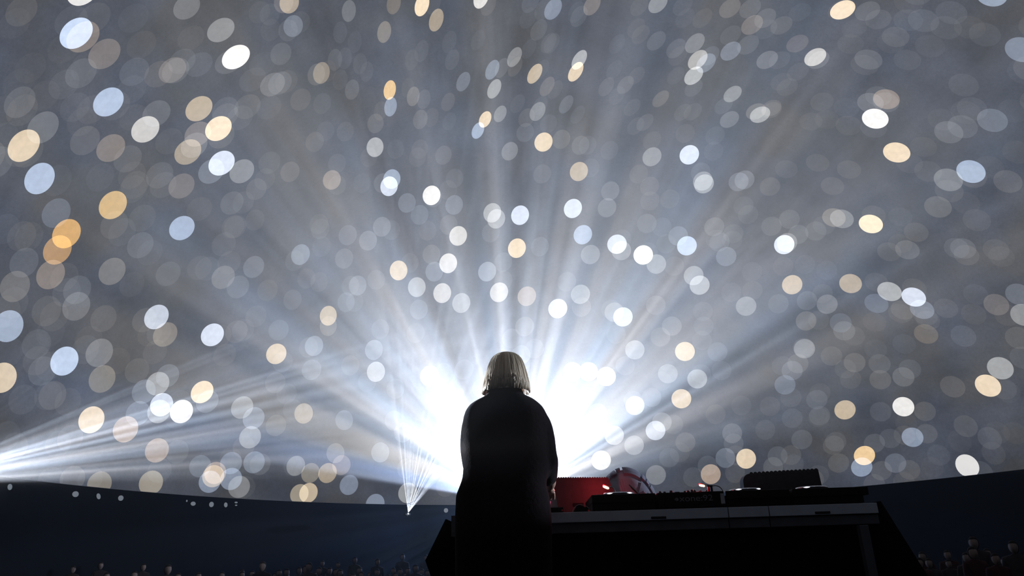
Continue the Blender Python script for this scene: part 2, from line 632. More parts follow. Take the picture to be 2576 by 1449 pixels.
def shape_at(x, y):
    d2 = (SH[:, 0] - x) ** 2 + (SH[:, 1] - y) ** 2 + 60.0
    w = d2 ** -1.8
    c = (COVS * w[:, None]).sum(0) / w.sum()
    mtx = np.array([[c[0], c[1]], [c[1], c[2]]])
    ev, V = np.linalg.eigh(mtx)
    return V @ np.diag(np.sqrt(ev)) @ V.T      # maps the unit circle to the ellipse (x right, y up)


def disc_frame(px, py, lift, L=None, k=1.0):
    """centre, 2 axes (with size) of the disc on the tangent plane of the dome"""
    Pt = dome_hit(px, py)
    n = (DC - Pt).normalized()
    if L is None:
        L = shape_at(px, py) * k
    ax = []
    for j in range(2):
        d = ray(px + L[0, j], py - L[1, j])
        t = (Pt - CAM).dot(n) / d.dot(n)
        ax.append(CAM + d * t - Pt)
    e1 = n.orthogonal().normalized()
    e2 = n.cross(e1)
    A = np.array([[ax[0].dot(e1), ax[1].dot(e1)], [ax[0].dot(e2), ax[1].dot(e2)]])
    Uu, S, _ = np.linalg.svd(A)
    a = (e1 * Uu[0, 0] + e2 * Uu[1, 0]).normalized()
    b = n.cross(a).normalized()
    return Pt + n * lift, a, b, n, float(S[0]), float(S[1])


def lin(v):
    v /= 255.0
    return v / 12.92 if v <= .04045 else ((v + .055) / 1.055) ** 2.4


HUE = dict(W=(1, .99, .98), B=(.84, .90, 1), P=(.91, .94, 1), C=(1, .92, .81), O=(1, .80, .56), T=(1, .95, .86), G=(.98, .99, 1), N=(1, .90, .82), S=(.85, .91, 1), K=(1, .86, .66), L=(.74, .84, 1))


def bg_lin(x, y):
    r = max(220, math.hypot(x - 1283, y - 1262))
    ang = math.degrees(math.atan2(1262 - y, abs(x - 1283)))
    f = min(1, max(0.1, (ang - 5) / 22))
    return .062 + 128 / r * f * .9


DISCS = """208,-25,W225 36,58,T92 191,83,B238 208,92,N150 178,52,G108 262,135,N145 335,45,S108 355,112,N118 469,17,G130 555,75,G150 593,143,W244 575,155,G122
500,162,S125 433,176,N142 398,186,N128 337,180,S125 480,95,T112 330,225,G105 217,165,S100 110,240,N108 272,256,B212 230,275,N120 205,305,T108 365,325,W200
335,295,T110 393,285,G125 278,372,N152 500,273,C192 549,323,C240 556,342,T130 497,337,N152 472,382,C178 425,355,T120 488,365,G132 566,275,S130 622,268,T128
107,320,G128 59,366,C214 68,380,T120 5,348,S112 0,280,T100 75,170,T88 45,210,T84 160,120,T88 557,410,P238 727,6,C178 713,5,N138 652,30,T110 737,65,S148
755,55,G112 680,75,T108 877,27,G132 855,81,S125 892,105,S115 706,135,G120 660,160,S108 966,80,C155 990,8,K158 1061,12,C240 1090,8,G115 1097,50,C178
1210,-6,W218 1060,128,G116 1035,150,T112 1130,105,G110 1137,150,G120 1202,100,S120 1165,205,B155 808,183,C162 795,187,T132 825,178,N125 842,150,G120
905,160,G116 922,180,G116 685,212,G130 720,205,T120 855,200,G114 885,225,G125 635,200,G112 676,270,S118 980,226,K232 982,268,B180 1039,242,T145 1025,220,T120
810,260,G116 944,310,T136 1057,300,T138 1085,295,T125 1130,305,S122 1220,300,C228 1202,328,B202 943,370,G182 818,330,S122 995,375,S128 1115,390,G132 1050,395,T120
1258,286,G152 1334,5,S128 1391,22,B165 1328,45,S120 1450,30,S125 1489,12,N150 1608,15,T122 1655,8,G150 1836,20,N138 1723,45,S118 1767,45,T122 1355,75,G120 1330,122,S126
1294,143,G152 1238,175,B168 1243,223,G170 1345,185,C200 1362,174,S125 1457,150,G180 1448,180,C222 1376,217,N145 1397,225,T122 1424,262,S145 1453,288,S133 1358,265,S132
1352,280,G150 1552,110,S120 1545,175,S124 1525,218,T130 1552,240,S126 1590,270,G122 1600,70,T112 1662,248,T138 1717,282,T127 1640,353,T130 1748,108,G140 1705,140,T120
1700,190,S122 1755,150,W175 1776,158,B158 1745,190,G180 1785,140,S132 1321,333,S142 1282,380,G148 1367,357,C230 1412,350,T140 1460,365,G132 1533,378,S134 1640,394,G158
1734,389,P238 1795,380,S132 1843,236,G152 1892,62,N145 1925,45,G120 1966,63,T124 2012,30,S114 2120,24,C238 2114,24,N122 2210,48,G112 2150,70,T104 2140,110,T102
2287,5,N112 2394,31,S118 2440,68,T98 2570,124,B158 2576,180,S100 2495,-14,B180 1838,128,B156 1882,112,G120 1838,88,G117 2006,109,N135 1930,150,G132 2051,143,W195
2059,150,G125 2185,149,G120 2241,108,T96 2283,150,G107 2340,115,G90 1965,205,T118 2230,249,N158 2190,258,G126 2202,298,W242 1902,280,T142 1912,288,G170 1835,300,G136
2256,383,C232 2135,315,T120 2040,305,T112 2080,300,T110 2430,282,T102 2497,302,B140 2550,278,S108 2370,300,T100 2387,332,G122 2323,369,T118 2288,410,G110 2057,409,T127
2136,426,T127 2443,431,B200 2386,452,G138 2388,480,T122 2560,382,T102 2490,420,T95 1858,457,B152 1873,452,S150 1937,469,N138 1978,425,G120 2130,270,S112 2360,520,T132
2430,510,T100 1986,551,G127 2098,547,C155 2118,550,G148 2191,563,C250 1973,615,P240 1980,610,G150 2265,612,T122 2237,633,T128 2283,628,G127 1842,604,T128 1827,645,B162
2520,645,T106 2265,545,S112 1892,683,S132 2025,665,S127 1970,670,N122 2080,680,S118 1993,716,C208 2140,713,C192 2205,710,T127 2238,733,G180 2299,747,P230 2205,763,L160
2320,778,B156 2335,805,T120 2330,840,K148 2455,740,S118 2507,766,N134 2450,790,N118 2562,740,S134 2575,792,G145 1877,770,G163 1840,735,S137 2081,765,G143 2028,807,T148
2060,805,T127 2115,812,L156 2148,845,T121 2200,810,N116 2424,845,S118 2275,865,S117 2562,850,T112 2024,877,G155 2203,878,S113 1968,920,S140 1993,932,S150 1975,968,L168
2150,912,T132 2213,915,G116 2215,955,T122 2273,948,G117 2517,926,G160 2486,970,C222 2535,985,G86 2055,1005,S128 2063,988,N122 1937,1022,N122 1993,1052,S123 2060,1050,T106
1990,1000,G112 2126,1031,C192 2273,1023,W225 2280,1065,T92 2296,1100,B156 2240,1103,S102 2097,1120,T102 2200,1115,G96 2175,1146,K222 2168,1175,B158 2110,1165,T96
2253,1165,S112 2288,1182,T94 2430,1072,T98 2415,1110,T84 2510,1088,T82 2500,1140,T88 2345,1175,T84 2555,1090,T86 2434,1172,W208 1990,1145,T102 1945,1175,G96
1403,776,P240 1567,797,P236 1545,785,T178 1597,880,G188 1690,820,G154 1770,820,S153 1805,885,S157 1723,884,C236 1680,940,G173 1754,953,G185 1815,932,S153 1525,947,W254
1480,935,W250 1440,935,W240 1714,1003,C242 1597,1020,W216 1649,1083,P230 1665,1062,G176 1800,1042,T143 1865,1020,S137 1595,1120,G192 1842,1090,G133 1710,1138,T120 1512,1158,W252
1545,1095,W220 1825,1152,B138 1877,1154,C214 1788,1193,N165 1650,1195,G138 1456,431,C200 1238,535,G182 1248,550,G175 1308,541,P242 1441,524,P240 1527,522,G147 1535,480,G142
1466,590,B216 1552,614,P234 1563,630,G160 1618,641,W252 1651,664,G168 1728,618,B236 1706,593,S158 1665,571,S143 1300,624,C244 1358,620,S157 1225,683,P187 1255,735,W212
1325,745,N205 1745,693,G170 1760,717,G186 1634,468,N142 1635,505,T136 1685,500,T136 1768,455,G158 1771,462,G170 1485,640,G162 1460,740,G182 834,452,N170 985,450,B196
978,468,P230 1085,491,W236 1089,496,S150 1023,510,B160 1055,540,S153 1142,515,B164 1143,448,S142 1075,580,N147 1152,593,W214 1128,565,T147 874,591,B152 1002,680,C228
1092,683,B174 1127,662,W222 899,718,B170 1048,722,G190 1112,737,W210 1160,762,G188 665,450,T126 640,553,T131 801,563,T127 755,640,B172 740,655,S143 808,620,S130 637,671,B154
585,570,T126 672,730,T137 770,700,N142 865,650,G142 925,605,G147 960,570,G147 825,794,C212 825,820,T162 789,870,B182 927,395,T122 910,460,S132 870,760,B160 643,795,N137
700,830,S152 694,890,C222 710,910,B153 783,930,B168 763,1040,C190 735,1030,S148 865,1057,B185 637,1052,B164 608,1025,G157 628,1100,G153 693,1070,T137 638,1163,S138
743,1172,G134 780,1190,T134 823,1190,C162 858,1170,N152 843,1140,T152 877,1220,B145 956,1138,B194 752,1243,T154 775,1240,C182 943,1268,B153 1025,1240,G152 945,935,G203
1080,945,W236 720,990,S142 940,880,B192 18,820,B190 115,782,T118 190,770,G128 125,835,S102 85,875,S86 160,908,B222 3,950,C206 18,885,S100 221,855,T108 248,887,G132
293,908,N118 255,953,T138 343,932,T120 392,797,P218 414,841,C160 375,840,N123 533,842,P236 552,845,N140 610,830,S142 395,965,G158 360,985,S138 420,945,S142 507,986,C232
405,1018,P210 398,1035,G152 455,1035,W228 228,1056,C216 314,1080,N168 345,1040,S132 393,1133,N154 180,1205,T102 248,1218,T132 378,1215,T144 502,1173,S118 540,1190,N144
526,1212,B150 580,1165,B134 580,1205,B150 600,1225,G122 535,1198,C160 520,1010,S142 97,448,B212 140,453,S118 250,445,S110 330,440,T120 400,440,G120 332,475,T110 282,515,K214
455,467,N148 530,430,B154 607,430,G151 139,535,L152 165,587,O220 142,628,O200 10,575,S117 70,595,T112 58,660,S128 35,720,T132 125,690,N154 165,735,S124 456,573,B206
305,583,S124 356,548,T122 375,635,S117 582,510,G127 590,570,T130 500,525,T120 280,682,T147 330,715,T107 500,673,N122 520,675,S127 575,660,T132 560,697,T148"""
disc_bm = bmesh.new()
NS = 40
cvs = [disc_bm.verts.new((math.cos(2 * math.pi * k / NS), math.sin(2 * math.pi * k / NS), 0)) for k in range(NS)]
disc_bm.faces.new(cvs)
disc_me = bpy.data.meshes.new('light_disc')
disc_bm.to_mesh(disc_me)
disc_bm.free()
disc_me.materials.append(disc_material(False))


def rim_y(x):
    return np.interp(x, [0, 270, 490, 700, 1000, 1140, 2200, 2576], [1197.5, 1230, 1248, 1260, 1268.5, 1269.5, 1221, 1180])


entries = []
seen = set()
for tok in DISCS.split():
    x, y, c = tok.split(',')
    x, y = float(x), float(y)
    if (x, y) in seen:
        continue
    seen.add((x, y))
    hue = HUE[c[0]]
    lev = float(c[1:])
    b = bg_lin(x, y)
    tm = lin(lev * sum(hue) / 3)
    dm = max(tm - b, .09 * tm)
    f = min(1, max(0, (dm / tm - .35) / .4))          # strong discs: true colour; faint ones: a light tint
    col = []
    for q in range(3):
        bb = b * (.97, 1.0, 1.1)[q]
        strong = max(lin(lev * hue[q]) - bb, .02)
        col.append((strong * f + dm * hue[q] ** 1.6 * (1 - f)) / .9)
    entries.append((x, y, col))

soft = []     # discs that go into the one joined part: (centre, a, b, n, sa, sb, col)
framed = []
for i, (x, y, col) in enumerate(entries):
    framed.append((disc_frame(x, y, .02 + i * .00006), col, (x, y)))
order = sorted(range(len(framed)), key=lambda i: -sum(framed[i][1]) * framed[i][0][4] * framed[i][0][5])
for rank, i in enumerate(order):
    (c, a, b, n, sa, sb), col, (x, y) = framed[i]
    # keep the discs above the rim: those cut by it go into the joined mesh, clipped below
    low = y > rim_y(x) - 30
    if rank < 290 and not low:
        o = bpy.data.objects.new('light_disc', disc_me)
        COL.objects.link(o)
        mt = Matrix((a, b, n)).transposed().to_4x4()
        o.matrix_world = Matrix.Translation(c) @ mt @ Matrix.Diagonal((sa, sb, 1, 1))
        o.color = (*col, 1)
        o.parent = dome
    else:
        soft.append((c, a, b, n, sa, sb, col))

# faint discs everywhere else on the dome (picture goes on all around)
rnd = random.Random(21)
faint_hues = [(.85, .92, 1.0), (1.0, .93, .82), (.97, .98, 1.0), (1.0, .90, .80), (.88, .93, 1)]
for k in range(260):
    x = rnd.uniform(-40, 2616)
    y = rnd.uniform(-40, 1230)
    h = rnd.choice(faint_hues)
    s = rnd.choice((.012, .018, .025, .012)) * (1 + 4 * bg_lin(x, y))
    c, a, b, n, sa, sb = disc_frame(x, y, .05 + k * .00006)
    soft.append((c, a, b, n, sa, sb, [s * q for q in h]))
for k in range(1300):
    az = rnd.uniform(0, 2 * math.pi)
    el = math.asin(rnd.uniform(.02, 1))
    n = -Vector((math.cos(el) * math.cos(az), math.cos(el) * math.sin(az), math.sin(el)))
    pt = DC - n * RAD
    d = pt - CAM
    fz = d.dot(Fv)
    if fz > 0:
        u = CX + d.dot(Rv) / fz * FPX
        v = CY - d.dot(Uv) / fz * FPX
        if -60 < u < 2636 and -60 < v < 1400:
            continue
    e1 = n.orthogonal().normalized()
    th = rnd.uniform(0, math.pi)
    a = e1 * math.cos(th) + n.cross(e1) * math.sin(th)
    b = n.cross(a)
    s = rnd.uniform(.4, .52)
    br = rnd.choice((.02, .04, .05, .08, .12, .45))
    h = rnd.choice(faint_hues)
    soft.append((pt + n * (.03 + k * .00004), a, b, n, s, s * rnd.uniform(.75, 1), [br * q for q in h]))
bm = bmesh.new()
lay = bm.faces.layers.float_color.new('tint_f') if hasattr(bm.faces.layers, 'float_color') else None
vl = bm.verts.layers.float_color.new('tint')
for (c, a, b, n, sa, sb, col) in soft:
    vsx = []
    for k in range(28):
        t = 2 * math.pi * k / 28
        v = c + a * (sa * math.cos(t)) + b * (sb * math.sin(t))
        if v.z < ZR + .0:
            v.z = ZR + .0
        vv = bm.verts.new(v)
        vv[vl] = (*col, 1)
        vsx.append(vv)
    try:
        bm.faces.new(vsx)
    except ValueError:
        pass
sd = from_bm('light_discs', bm, disc_material(True), dome)
tag(sd, kind='stuff')

# small pale spots of light and faint marks on the dark wall below the rim
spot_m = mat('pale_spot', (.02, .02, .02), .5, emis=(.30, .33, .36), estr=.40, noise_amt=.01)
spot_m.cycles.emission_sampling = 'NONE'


def wall_disc(px, py, w, h, tilt, k=1.0):
    c = wall_hit(px, py, RAD - .012)
    n = Vector((HC.x - c.x, HC.y - c.y, 0)).normalized()
    a = n.cross(Vector((0, 0, 1))).normalized()
    if a.x < 0: a = -a
    z = Vector((0, 0, 1))
    dist = (c - CAM).dot(Fv)
    s = dist / FPX
    bmx = bmesh.new()
    r1, r2 = [], []
    for q in range(20):
        t = 2 * math.pi * q / 20
        u, v = w / 2 * math.cos(t), h / 2 * math.sin(t)
        u, v = u * math.cos(tilt) - v * math.sin(tilt), u * math.sin(tilt) + v * math.cos(tilt)
        pnt = c + a * u * s + z * v * s
        r1.append(bmx.verts.new(pnt - n * .008))
        r2.append(bmx.verts.new(pnt + n * .004))
    bmx.faces.new(r2)
    for q in range(20):
        bmx.faces.new((r1[q], r1[(q + 1) % 20], r2[(q + 1) % 20], r2[q]))
    return from_bm('light_spot', bmx, spot_m, wall)


for px, py, w, h, tl in [(25, 1225, 12, 15, .3), (190, 1243, 17, 14, 0), (248, 1248.5, 10, 15, .5), (304, 1253, 14, 13, 0), (486, 1267, 13, 10, 0),
                         (532, 1269, 12, 13, 0), (568, 1270, 9, 12, .2), (594, 1264, 8, 4, 0), (594, 1271, 6, 3, 0), (1122, 1284, 11, 11, 0), (470, 1260, 4, 5, 0)]:
    wall_disc(px, py, w, h, tl)


# ------------------------------------------------------------------ projectors on the rim
def projector(pos, label, size=1.0):
    to = Vector((HC.x - pos.x, HC.y - pos.y, 0)).normalized()
    rz = math.atan2(to.y, to.x) + math.pi / 2
    t = thing('projector', label, 'projector', (pos.x, pos.y, pos.z), rz, None)
    s = size
    # local -y looks to the hall centre
    bm_ = bmesh.new(); add_box(bm_, -.28 * s, .28 * s, .10 * s, .75 * s, -.30 * s, -.06 * s, .02 * s)
    from_bm('housing', bm_, M['projbody'], t)
    lathe('lens_barrel', [(.07 * s, .0), (.08 * s, .03 * s), (.08 * s, .12 * s)], M['projbody'], t, (0, .0, -.15 * s), 20, axis='Y')
    lathe('lens', [(.055 * s, -.004), (.06 * s, .004)], M['lens'], t, (0, -.002, -.15 * s), 20, axis='Y')
    bm_ = bmesh.new(); add_box(bm_, -.04 * s, .04 * s, .3 * s, .9 * s, -.36 * s, -.30 * s)
    from_bm('bracket', bm_, M['projbody'], t)
    return t


projector(p_main + Vector((0, .06, 0)), 'projector on the rim behind the person, source of the large white fan of rays', 1.0)
projector(p_left + Vector((-.03, .03, 0)), 'projector on the rim at the far left, source of the left fan of rays', .8)
projector(p_right.copy(), 'projector on the rim to the right of the stage, throwing faint rays', .8)
ps = projector(p_small.copy(), 'tiny projector on the dark wall left of the person, with thin upright rays', .35)

# ------------------------------------------------------------------ DJ table
YT = 3.85                      # front of the table
ZT = P(1800, 1277, YT).z       # top of the table
XL, XR_ = P(1136, 1300, YT).x, P(2209, 1275, YT).x
mpp = (YT * 1.0) / FPX * (Fv.y + Fv.z * (ZT - .6) / YT)   # metres per pixel near the table front


def hpx(n):
    return n * mpp


table = thing('dj_table', 'long grey-railed table covered with black cloth, carrying the music gear', 'table', ((XL + XR_) / 2, YT, 0))
TX = table.location.x
Z1 = ZT - hpx(26)
Z2 = ZT - hpx(50)
seams = [XL - TX, P(1834, 1300, YT).x - TX, P(1937, 1300, YT).x - TX, XR_ - TX]
for i in range(3):
    a, b = seams[i] + .0025, seams[i + 1] - .0025
    o = box('front_rail', a, b, 0, .04, Z1 + .002, ZT, M['rail'], table, .002)
    o2 = box('lower_rail', a, b, .012, .045, Z2, Z1 - .002, M['rail_low'], table, .002)
box('tabletop', XL - TX, XR_ - TX, .04, .96, ZT - .03, ZT - .001, M['top'], table)
for px in (1657, 2070):
    c = P(px, 1304 if px < 1800 else 1293, YT).x - TX
    zc = Z1 + .012
    box('handle_slot', c - hpx(19), c + hpx(19), -.004, .006, zc - .005, zc + .006, M['slot'], table, .002)
# legs
for (px, yy) in ((2178, -.03), (1180, .03), (2150, .88), (1200, .88)):
    x = P(px, 1380, YT).x - TX
    bm = bmesh.new()
    add_box(bm, x - .022, x + .022, yy, yy + .04, 0, Z2 if yy > 0 else Z2 - .006, .004)
    from_bm('leg', bm, M['rail_low'] if yy > 0 else M['rail_low'], table)
# brace that carries the front leg
box('end_bracket', XL - TX - .001, XL - TX + .03, -.006, 0, Z2, ZT, M['rail_low'], table, .001)


# black cloth skirt around the table: one folded sheet
def skirt():
    bm_ = bmesh.new()
    x0, x1 = XL - TX, XR_ - TX
    y0, y1 = .05, .95
    path = []
    n = 150
    for k in range(n):
        path.append(('f', x0 + (x1 - x0) * k / n, y0))
    for k in range(60):
        path.append(('r', x1, y0 + (y1 - y0) * k / 60))
    for k in range(n):
        path.append(('b', x1 + (x0 - x1) * k / n, y1))
    for k in range(60):
        path.append(('l', x0, y1 + (y0 - y1) * k / 60))
    rows = 14
    rings = []
    for j in range(rows + 1):
        h = j / rows                       # 0 top, 1 floor
        ring = []
        for i, (s, x, y) in enumerate(path):
            w = math.sin(i * .55) * .5 + math.sin(i * .23 + 1) * .5
            amp = .004 + .022 * h
            xx, yy, zz = x, y, (Z2 + .02) * (1 - h)
            if s == 'f':
                yy += w * amp + .0
            elif s == 'b':
                yy += w * amp
            elif s == 'r':
                fl_ = .03 + .40 * h
                xx += .012 + fl_ + w * amp * .6
                zz = (ZT + .012) * (1 - h) if h < 1 else 0
            else:
                # the left side bulges out and falls back in
                z_ = (ZT - .02) * (1 - h)
                d = ZT - z_
                fl_ = .02 + .115 * min(1, d / .22) - .06 * max(0, min(1, (d - .22) / .12))
                xx -= .004 + fl_ + w * amp * .4
                zz = z_
            if s in 'fb':
                # corners follow the flaring ends
                e1 = max(0, 1 - (x - x0) / .12)
                e2 = max(0, 1 - (x1 - x) / .12)
                z_ = (ZT - .02) * (1 - h)
                d = ZT - z_
                fl_ = .02 + .115 * min(1, d / .22) - .06 * max(0, min(1, (d - .22) / .12))
                xx -= e1 * (.004 + fl_)
                xx += e2 * (.042 + .40 * h)
                zz = zz * (1 - max(e1, e2)) + max(e1, e2) * (ZT - .01) * (1 - h)
            ring.append(bm_.verts.new((xx, yy, max(zz, .004))))
        rings.append(ring)
    for a, b in zip(rings, rings[1:]):
        for k in range(len(a)):
            bm_.faces.new((a[k], a[(k + 1) % len(a)], b[(k + 1) % len(a)], b[k]))
    return bm_


sk = from_bm('table_skirt', skirt(), M['drape'], None, True)
sk.location = (TX, YT, 0)
tag(sk, 'black cloth skirt hung around the long gear table, flaring at both ends', 'cloth')


# ------------------------------------------------------------------ players and mixer
def tx(px, Y=None, py=1260):
    return P(px, py, Y or (YT + .03)).x


def player(px0, px1, label, jog_px, lit=(-128, -52)):
    x0, x1 = tx(px0), tx(px1)
    w = x1 - x0
    zt = P((px0 + px1) / 2, 1240.5 - (px0 + px1 - 3280) / 2 * .031 , YT + .03).z
    t = thing('media_player', label, 'music player', ((x0 + x1) / 2, YT + .03, ZT), 0, 'media players on the table')
    H = zt - ZT
    foot = .007
    # upper deck with overhang, narrower chassis below
    bm_ = bmesh.new(); add_box(bm_, -w / 2 + .004, w / 2 - .004, .0, .39, H * .52, H, .004)
    from_bm('deck', bm_, M['gear'], t)
    bm_ = bmesh.new(); add_box(bm_, -w / 2 + .006, w / 2 - (.030 if px1 > 2100 else .006), .012, .38, foot, H * .52, .003)
    from_bm('chassis', bm_, M['gear'], t)
    for sx in (-1, 1):
        for yy in (.04, .34):
            lathe('foot', [(.020, 0), (.022, .004), (.020, foot + .001)], M['gear2'], t, (sx * (w / 2 - .05), yy, 0), 16)
    jx = tx(jog_px) - (x0 + x1) / 2
    r = hpx(43) * 1.02
    jy = .17
    jog = lathe('jog_wheel', [(r + .001, H), (r + .001, H + .008), (r - .003, H + .011)], M['gear2'], t, (jx, jy, 0), 48)
    # polished rim, thin band
    lathe('jog_rim', [(r - .0035, H + .0105), (r - .002, H + .0185), (r - .007, H + .0215), (r - .016, H + .0225), (r - .018, H + .022)], M['chrome'], jog, (jx, jy, 0), 64)
    lathe('jog_top', [(r - .018, H + .0215), (r - .02, H + .0235), (.001, H + .0240)], M['platter'], jog, (jx, jy, 0), 48)
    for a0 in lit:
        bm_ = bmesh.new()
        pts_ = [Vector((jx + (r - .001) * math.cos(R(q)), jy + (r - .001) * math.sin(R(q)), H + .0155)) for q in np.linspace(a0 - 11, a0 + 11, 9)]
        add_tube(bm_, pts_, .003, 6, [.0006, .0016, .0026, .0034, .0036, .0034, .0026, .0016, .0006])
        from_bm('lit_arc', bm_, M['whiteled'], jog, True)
    # display, buttons, fader
    bm_ = bmesh.new(); add_box(bm_, -.09, .09, .295, .375, H - .001, H + .006, .002)
    from_bm('display', bm_, M['platter'], t)
    for k, (bx, by) in enumerate(((-.12, .05), (-.12, .09))):
        lathe('button', [(.014, H - .001), (.014, H + .004), (.012, H + .005)], M['knob'], t, (bx * w / .33, by, 0), 18)
    bm_ = bmesh.new(); add_box(bm_, w / 2 - .045, w / 2 - .025, .07, .09, H - .001, H + .007, .002)
    from_bm('pitch_slider', bm_, M['knob'], t)
    return t, H


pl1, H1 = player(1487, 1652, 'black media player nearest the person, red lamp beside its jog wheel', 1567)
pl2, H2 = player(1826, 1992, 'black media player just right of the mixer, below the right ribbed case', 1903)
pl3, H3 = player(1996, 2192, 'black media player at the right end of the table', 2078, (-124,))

# mixer
mx0, mx1 = tx(1655), tx(1823)
mz = P(1740, 1237.5, YT + .03).z
mixer = thing('mixer', 'black mixer with small knobs and grey lettering between two media players', 'mixer', ((mx0 + mx1) / 2, YT + .025, ZT))
MXX = mixer.location.x
HM = mz - ZT
bm = bmesh.new(); add_box(bm, -(mx1 - mx0) / 2, (mx1 - mx0) / 2, 0, .36, .007, HM, .003)
from_bm('casing', bm, M['gear'], mixer)
for sx in (-1, 1):
    for yy in (.04, .31):
        lathe('foot', [(.018, 0), (.020, .004), (.018, .008)], M['gear2'], mixer, (sx * .12, yy, 0), 16)
for (px, w, hh, yy) in ((1667, 7, 6, .05), (1678, 7, 5, .05), (1695, 8, 7, .05), (1733, 8, 6, .07), (1739, 7, 6, .05), (1750, 7, 8, .06), (1757, 6, 7, .06), (1772, 8, 6, .07), (1786, 7, 5, .05)):
    x = tx(px) - MXX
    r = hpx(w) / 2
    h = hpx(hh) * 1.05
    lathe('knob', [(r, HM - .001), (r, HM + h * .7), (r * .85, HM + h)], M['knob'], mixer, (x, yy, 0), 14)
x = tx(1710) - MXX
bm = bmesh.new(); add_box(bm, x - hpx(6), x + hpx(6), .04, .07, HM - .001, HM + hpx(3.5), .002)
from_bm('crossfader', bm, M['knob'], mixer)
for r_ in range(3):
    for c_ in range(6):
        lathe('knob', [(.007, HM - .001), (.007, HM + .006), (.006, HM + .009)], M['knob'], mixer, (-.12 + c_ * .048, .13 + r_ * .05, 0), 10)
# pale label plate at the right of the front
lx = tx(1818) - MXX
zl0, zl1 = P(1818, 1267, YT + .02).z - ZT, P(1818, 1241, YT + .02).z - ZT
bm = bmesh.new(); add_box(bm, lx - hpx(5), lx + hpx(5), -.003, .001, zl0, zl1, .0008)
from_bm('label_plate', bm, M['label'], mixer)


def text_mesh(name, s, size, ext, m, parent, loc, sx=1.0):
    c = bpy.data.curves.new('txt', 'FONT')
    c.body = s
    c.size = size
    c.extrude = ext
    c.align_x = 'LEFT'
    o = bpy.data.objects.new('txt', c)
    COL.objects.link(o)
    me = bake(o)
    me.transform(Matrix.Translation(loc) @ Matrix.Rotation(math.pi / 2, 4, 'X') @ Matrix.Diagonal((sx, 1, 1, 1)))
    me.materials.clear()
    return link_mesh(name, me, m, parent)


zb = P(1745, 1260, YT + .02).z - ZT
x0t = tx(1709) - MXX
text_mesh('lettering', 'xone:92', .041, .0006, M['letter'], mixer, (x0t, -.0008, zb), 1.28)
# small logo blob before the word: ring with a wedge
bm = bmesh.new()
lxx, lzz = tx(1703) - MXX, zb + .010
add_lathe(bm, [(.0075, -.0014), (.0075, .0)], (lxx, 0, lzz), 16, axis='Y')
v = [bm.verts.new(q) for q in ((lxx - .013, -.0014, lzz), (lxx - .003, -.0014, lzz + .010), (lxx - .003, -.0014, lzz - .010), (lxx - .013, 0, lzz), (lxx - .003, 0, lzz + .010), (lxx - .003, 0, lzz - .010))]
for f in ((0, 1, 2), (3, 5, 4), (0, 3, 4, 1), (1, 4, 5, 2), (2, 5, 3, 0)):
    bm.faces.new([v[i] for i in f])
from_bm('logo', bm, M['letter'], mixer)


# ------------------------------------------------------------------ red lamps
def red_lamp(px, py, Y, label, ang, zbase, energy, sz=1.0):
    c = P(px, py, Y)
    t = thing('clip_lamp', label, 'lamp', (c.x + .05, Y + .02, zbase))
    b = t.location
    rel = Vector((c.x - b.x, c.y - b.y, c.z - b.z))
    lathe('base', [(.012, 0), (.012, .008), (.005, .012)], M['gear2'], t, (0, 0, 0), 14)
    tube('gooseneck', bez((0, 0, .010), (.01, .0, rel.z * .9), (rel.x * .3, .0, rel.z + .012), rel + Vector((.012, 0, .001))), .003, M['cable'], t, 8)
    bm_ = bmesh.new()
    L = hpx(8.5) * sz
    rr = hpx(3.4) * sz
    pts = [Vector((math.cos(ang), 0, math.sin(ang))) * s for s in (-L, -L * .8, -L * .4, L * .4, L * .8, L)]
    add_tube(bm_, [rel + p for p in pts], rr, 12, [rr * .4, rr * .85, rr, rr, rr * .85, rr * .4])
    hd = from_bm('bulb', bm_, M['redhot'], t, True)
    bm_ = bmesh.new()
    add_tube(bm_, [rel + p * 1.05 + Vector((0, 0.004, rr * .8)) for p in pts], rr, 12, [rr * .5, rr, rr * 1.1, rr * 1.1, rr, rr * .5])
    from_bm('shade', bm_, M['redcap'], t, True)
    ld = bpy.data.lights.new('red_lamp_light', 'POINT')
    ld.energy = energy
    ld.color = (1, .04, .06)
    ld.shadow_soft_size = .01
    lo = bpy.data.objects.new('red_lamp_light', ld)
    COL.objects.link(lo)
    lo.parent = t
    lo.location = rel + Vector((-.022, -.004, rr * 1.2))
    return t


red_lamp(1524.5, 1226, YT + .37, 'glowing red lamp beside the jog wheel of the left player', R(-24), ZT + H1, 1.9)
red_lamp(1766, 1221.5, YT + .12, 'small glowing red lamp above the mixer knobs', R(-12), ZT + HM, .35, .85)

# plug with a curving cable on the mixer
t = thing('cable_plug', 'black plug with red band and a curved cable on the mixer', 'plug', (tx(1799), YT + .10, ZT + HM))
for dx in (-.008, .008):
    lathe('plug_body', [(.005, 0), (.006, .004), (.006, .028), (.004, .032)], M['gear2'] if dx > 0 else M['redcap'], t, (dx, 0, 0), 12)
bm = bmesh.new(); add_box(bm, -.014, .014, -.006, .006, .031, .038, .002)
from_bm('plug_cap', bm, M['gear2'], t)
tube('cable', bez((.012, 0, .034), (.05, 0, .040), (.06, 0, .02), (.066, .0, .001)), .0022, M['cable'], t)


